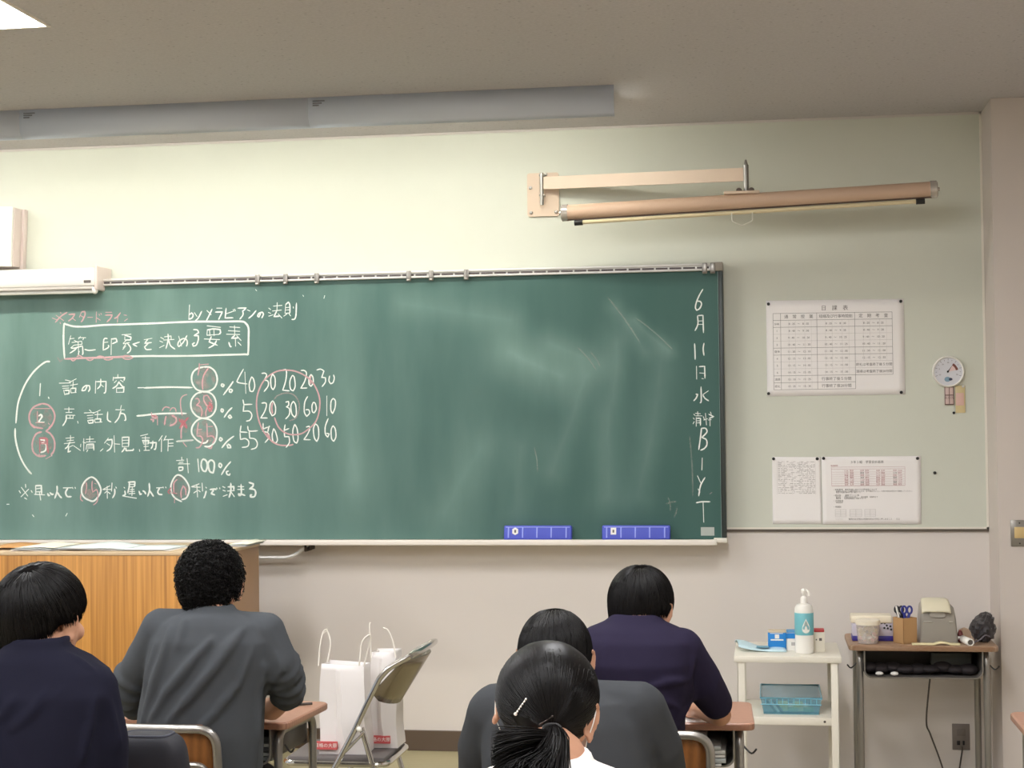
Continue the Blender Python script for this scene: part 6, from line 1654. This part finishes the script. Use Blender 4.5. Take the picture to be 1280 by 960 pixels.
hair_cap(hm, t, Rp, (-.060, .032, .05), thick=.97, tilt=.1, hm_=M['hair'])
tie = P3(690, 908, -4.46)
tie_l = hm.inverted() @ tie
tail = [(P3(690, 908, -4.475), .019, .016), (P3(689, 924, -4.500), .036, .022), (P3(682, 948, -4.545), .040, .020), (P3(662, 972, -4.575), .060, .022), (P3(650, 1030, -4.60), .055, .02), (P3(645, 1085, -4.61), .035, .015)]
hair_ponytail(hm, Rp, pp_, tie_l, t, 4600, tail=tail)
tb_ = MB(); c_ = P3(690, 911, -4.488); tb_.tube([c_ + Vector((.015 * math.cos(a), .004 * math.sin(a), .007 * math.sin(a))) for a in [2 * PI * i / 16 for i in range(16)]], .0035, 8, closed=True); tb_.build('hair_tie', M['black'], t)
# side lock sweeping to the left
S_ = []; rnd = random.Random(77)
for i in range(420):
    o1 = rnd.gauss(0, 1); o2 = rnd.gauss(0, 1); sp = rnd.random()
    q = []
    for j in range(10):
        f = j / 9; c = P3(688 - 74 * f, 925 + 2 * f + 24 * f * f * (.3 + .9 * sp), -4.50 - .045 * math.sin(f * 2.2)); q.append(tuple(c + Vector((0, o2 * .006, o1 * (.006 + .010 * f)))))
    S_.append(q)
build_tubes(S_, [.0012] * 8 + [.0008, .0002], 'loose_lock', M['hair'], t)
# beaded hair pin and bobby pin: found on the head surface
def onhead(px, py, lift=.004):
    d = ray(px, py).normalized(); inv = hm.inverted(); o_ = inv @ CAM - HC; dd = (inv.to_3x3() @ d)
    A = sum((dd[i] / Rp[i]) ** 2 for i in range(3)); B = 2 * sum(o_[i] * dd[i] / Rp[i] ** 2 for i in range(3)); C_ = sum((o_[i] / Rp[i]) ** 2 for i in range(3)) - 1
    D_ = B * B - 4 * A * C_
    tt = (-B - math.sqrt(max(D_, 0))) / (2 * A); return CAM + d * (tt - lift)
hp = MB()
for i in range(7):
    f = i / 6; p = onhead(657.5 - 13 * f, 874 + 18.5 * f, .003); hp.ell(p, (.0019 if i < 6 else .0033,) * 3, None, 10, 6)
hp.tube([onhead(657.5 - 14 * i / 5, 873 + 20 * i / 5, .001) for i in range(6)], .0008, 6)
hp.build('beaded_hair_pin', mat('pearl_white', (236, 232, 224), .25), t)
bp = MB().tube([onhead(675 + 15 * i / 5, 905 - 9 * i / 5, .004) for i in range(6)], .0012, 6); bp.ell(onhead(675, 905.5, .005), (.0022,) * 3, None, 8, 6).ell(onhead(690.5, 895.5, .005), (.0022,) * 3, None, 8, 6)
bp.build('bobby_pin', mat('pin_dark_metal', (90, 82, 78), .3, metal=.8), t)
# face mask with ear loops
mk = MB()
def mp(u, v):
    a = (u - .5) * 2.0; return hm @ Vector((.074 * math.sin(a), .055 + .064 * math.cos(a) - .004 + .012 * math.cos(a) * math.sin(v * PI), -.095 + .078 * v))
mk.grid(14, 8, mp); mo = mk.build('face_mask', M['white'], t, thick=.002)
for s_ in (-1, 1):
    P_ = [hm @ Vector((s_ * x, y, z)) for x, y, z in ((.064, .080, -.022), (.078, .045, .004), (.086, .012, .022), (.093, -.010, .012), (.092, -.013, -.014), (.086, -.006, -.036), (.074, .03, -.066), (.062, .078, -.086))]
    MB().tube(smoothline(P_, 4), .0011, 6).build('ear_loop', M['white'], mo)

# ---- dark bag on the left student's desk
c = P3(188, 945, -3.45)
bx = Vector((at(185, 940, -3.50).x, -3.45, .744))
t = thing('school_bag', 'dark navy bag on the left desk beside the navy-clad student\'s sleeve', 'bag', bx)
top_z = at(185, 921, -3.50).z
w0 = at(150, 940, -3.50).x - .05; w1 = at(222, 940, -3.50).x
pts = []
m_ = MB()
def bagp(i, j, nu=40, nv=20):
    th = PI * j / nv; a_ = 2 * PI * i / nu; ct, st_ = math.cos(th), math.sin(th); ca, sa = math.cos(a_), math.sin(a_)
    e = lambda v, p: abs(v) ** p * (1 if v > 0 else -1)
    x = e(ca, .5) * e(st_, .5); y = e(sa, .6) * e(st_, .5); z = e(ct, .55)
    hzz = (top_z - .744) / 2
    p = Vector(((w0 + w1) / 2 + x * (w1 - w0) / 2 * (1 - .10 * z), -3.44 + y * .06, .744 + hzz + z * hzz))
    p += Vector((x, y, 0)) * .006 * mnoise.noise(p * 12); return p
m_.add([bagp(i, j) for j in range(21) for i in range(40)], [(j * 40 + i, (j + 1) * 40 + i, (j + 1) * 40 + (i + 1) % 40, j * 40 + (i + 1) % 40) for j in range(20) for i in range(40)])
bagm = mat('bag_navy', (24, 24, 34), .7, bump=.2, bscale=500)
m_.build('bag_body', bagm, t)
MB().tube([bagp(i, 3) + Vector((0, -.0, 0)) for i in range(40)], .0035, 6, closed=True).build('piping', mat('bag_piping', (58, 60, 74), .6), t)
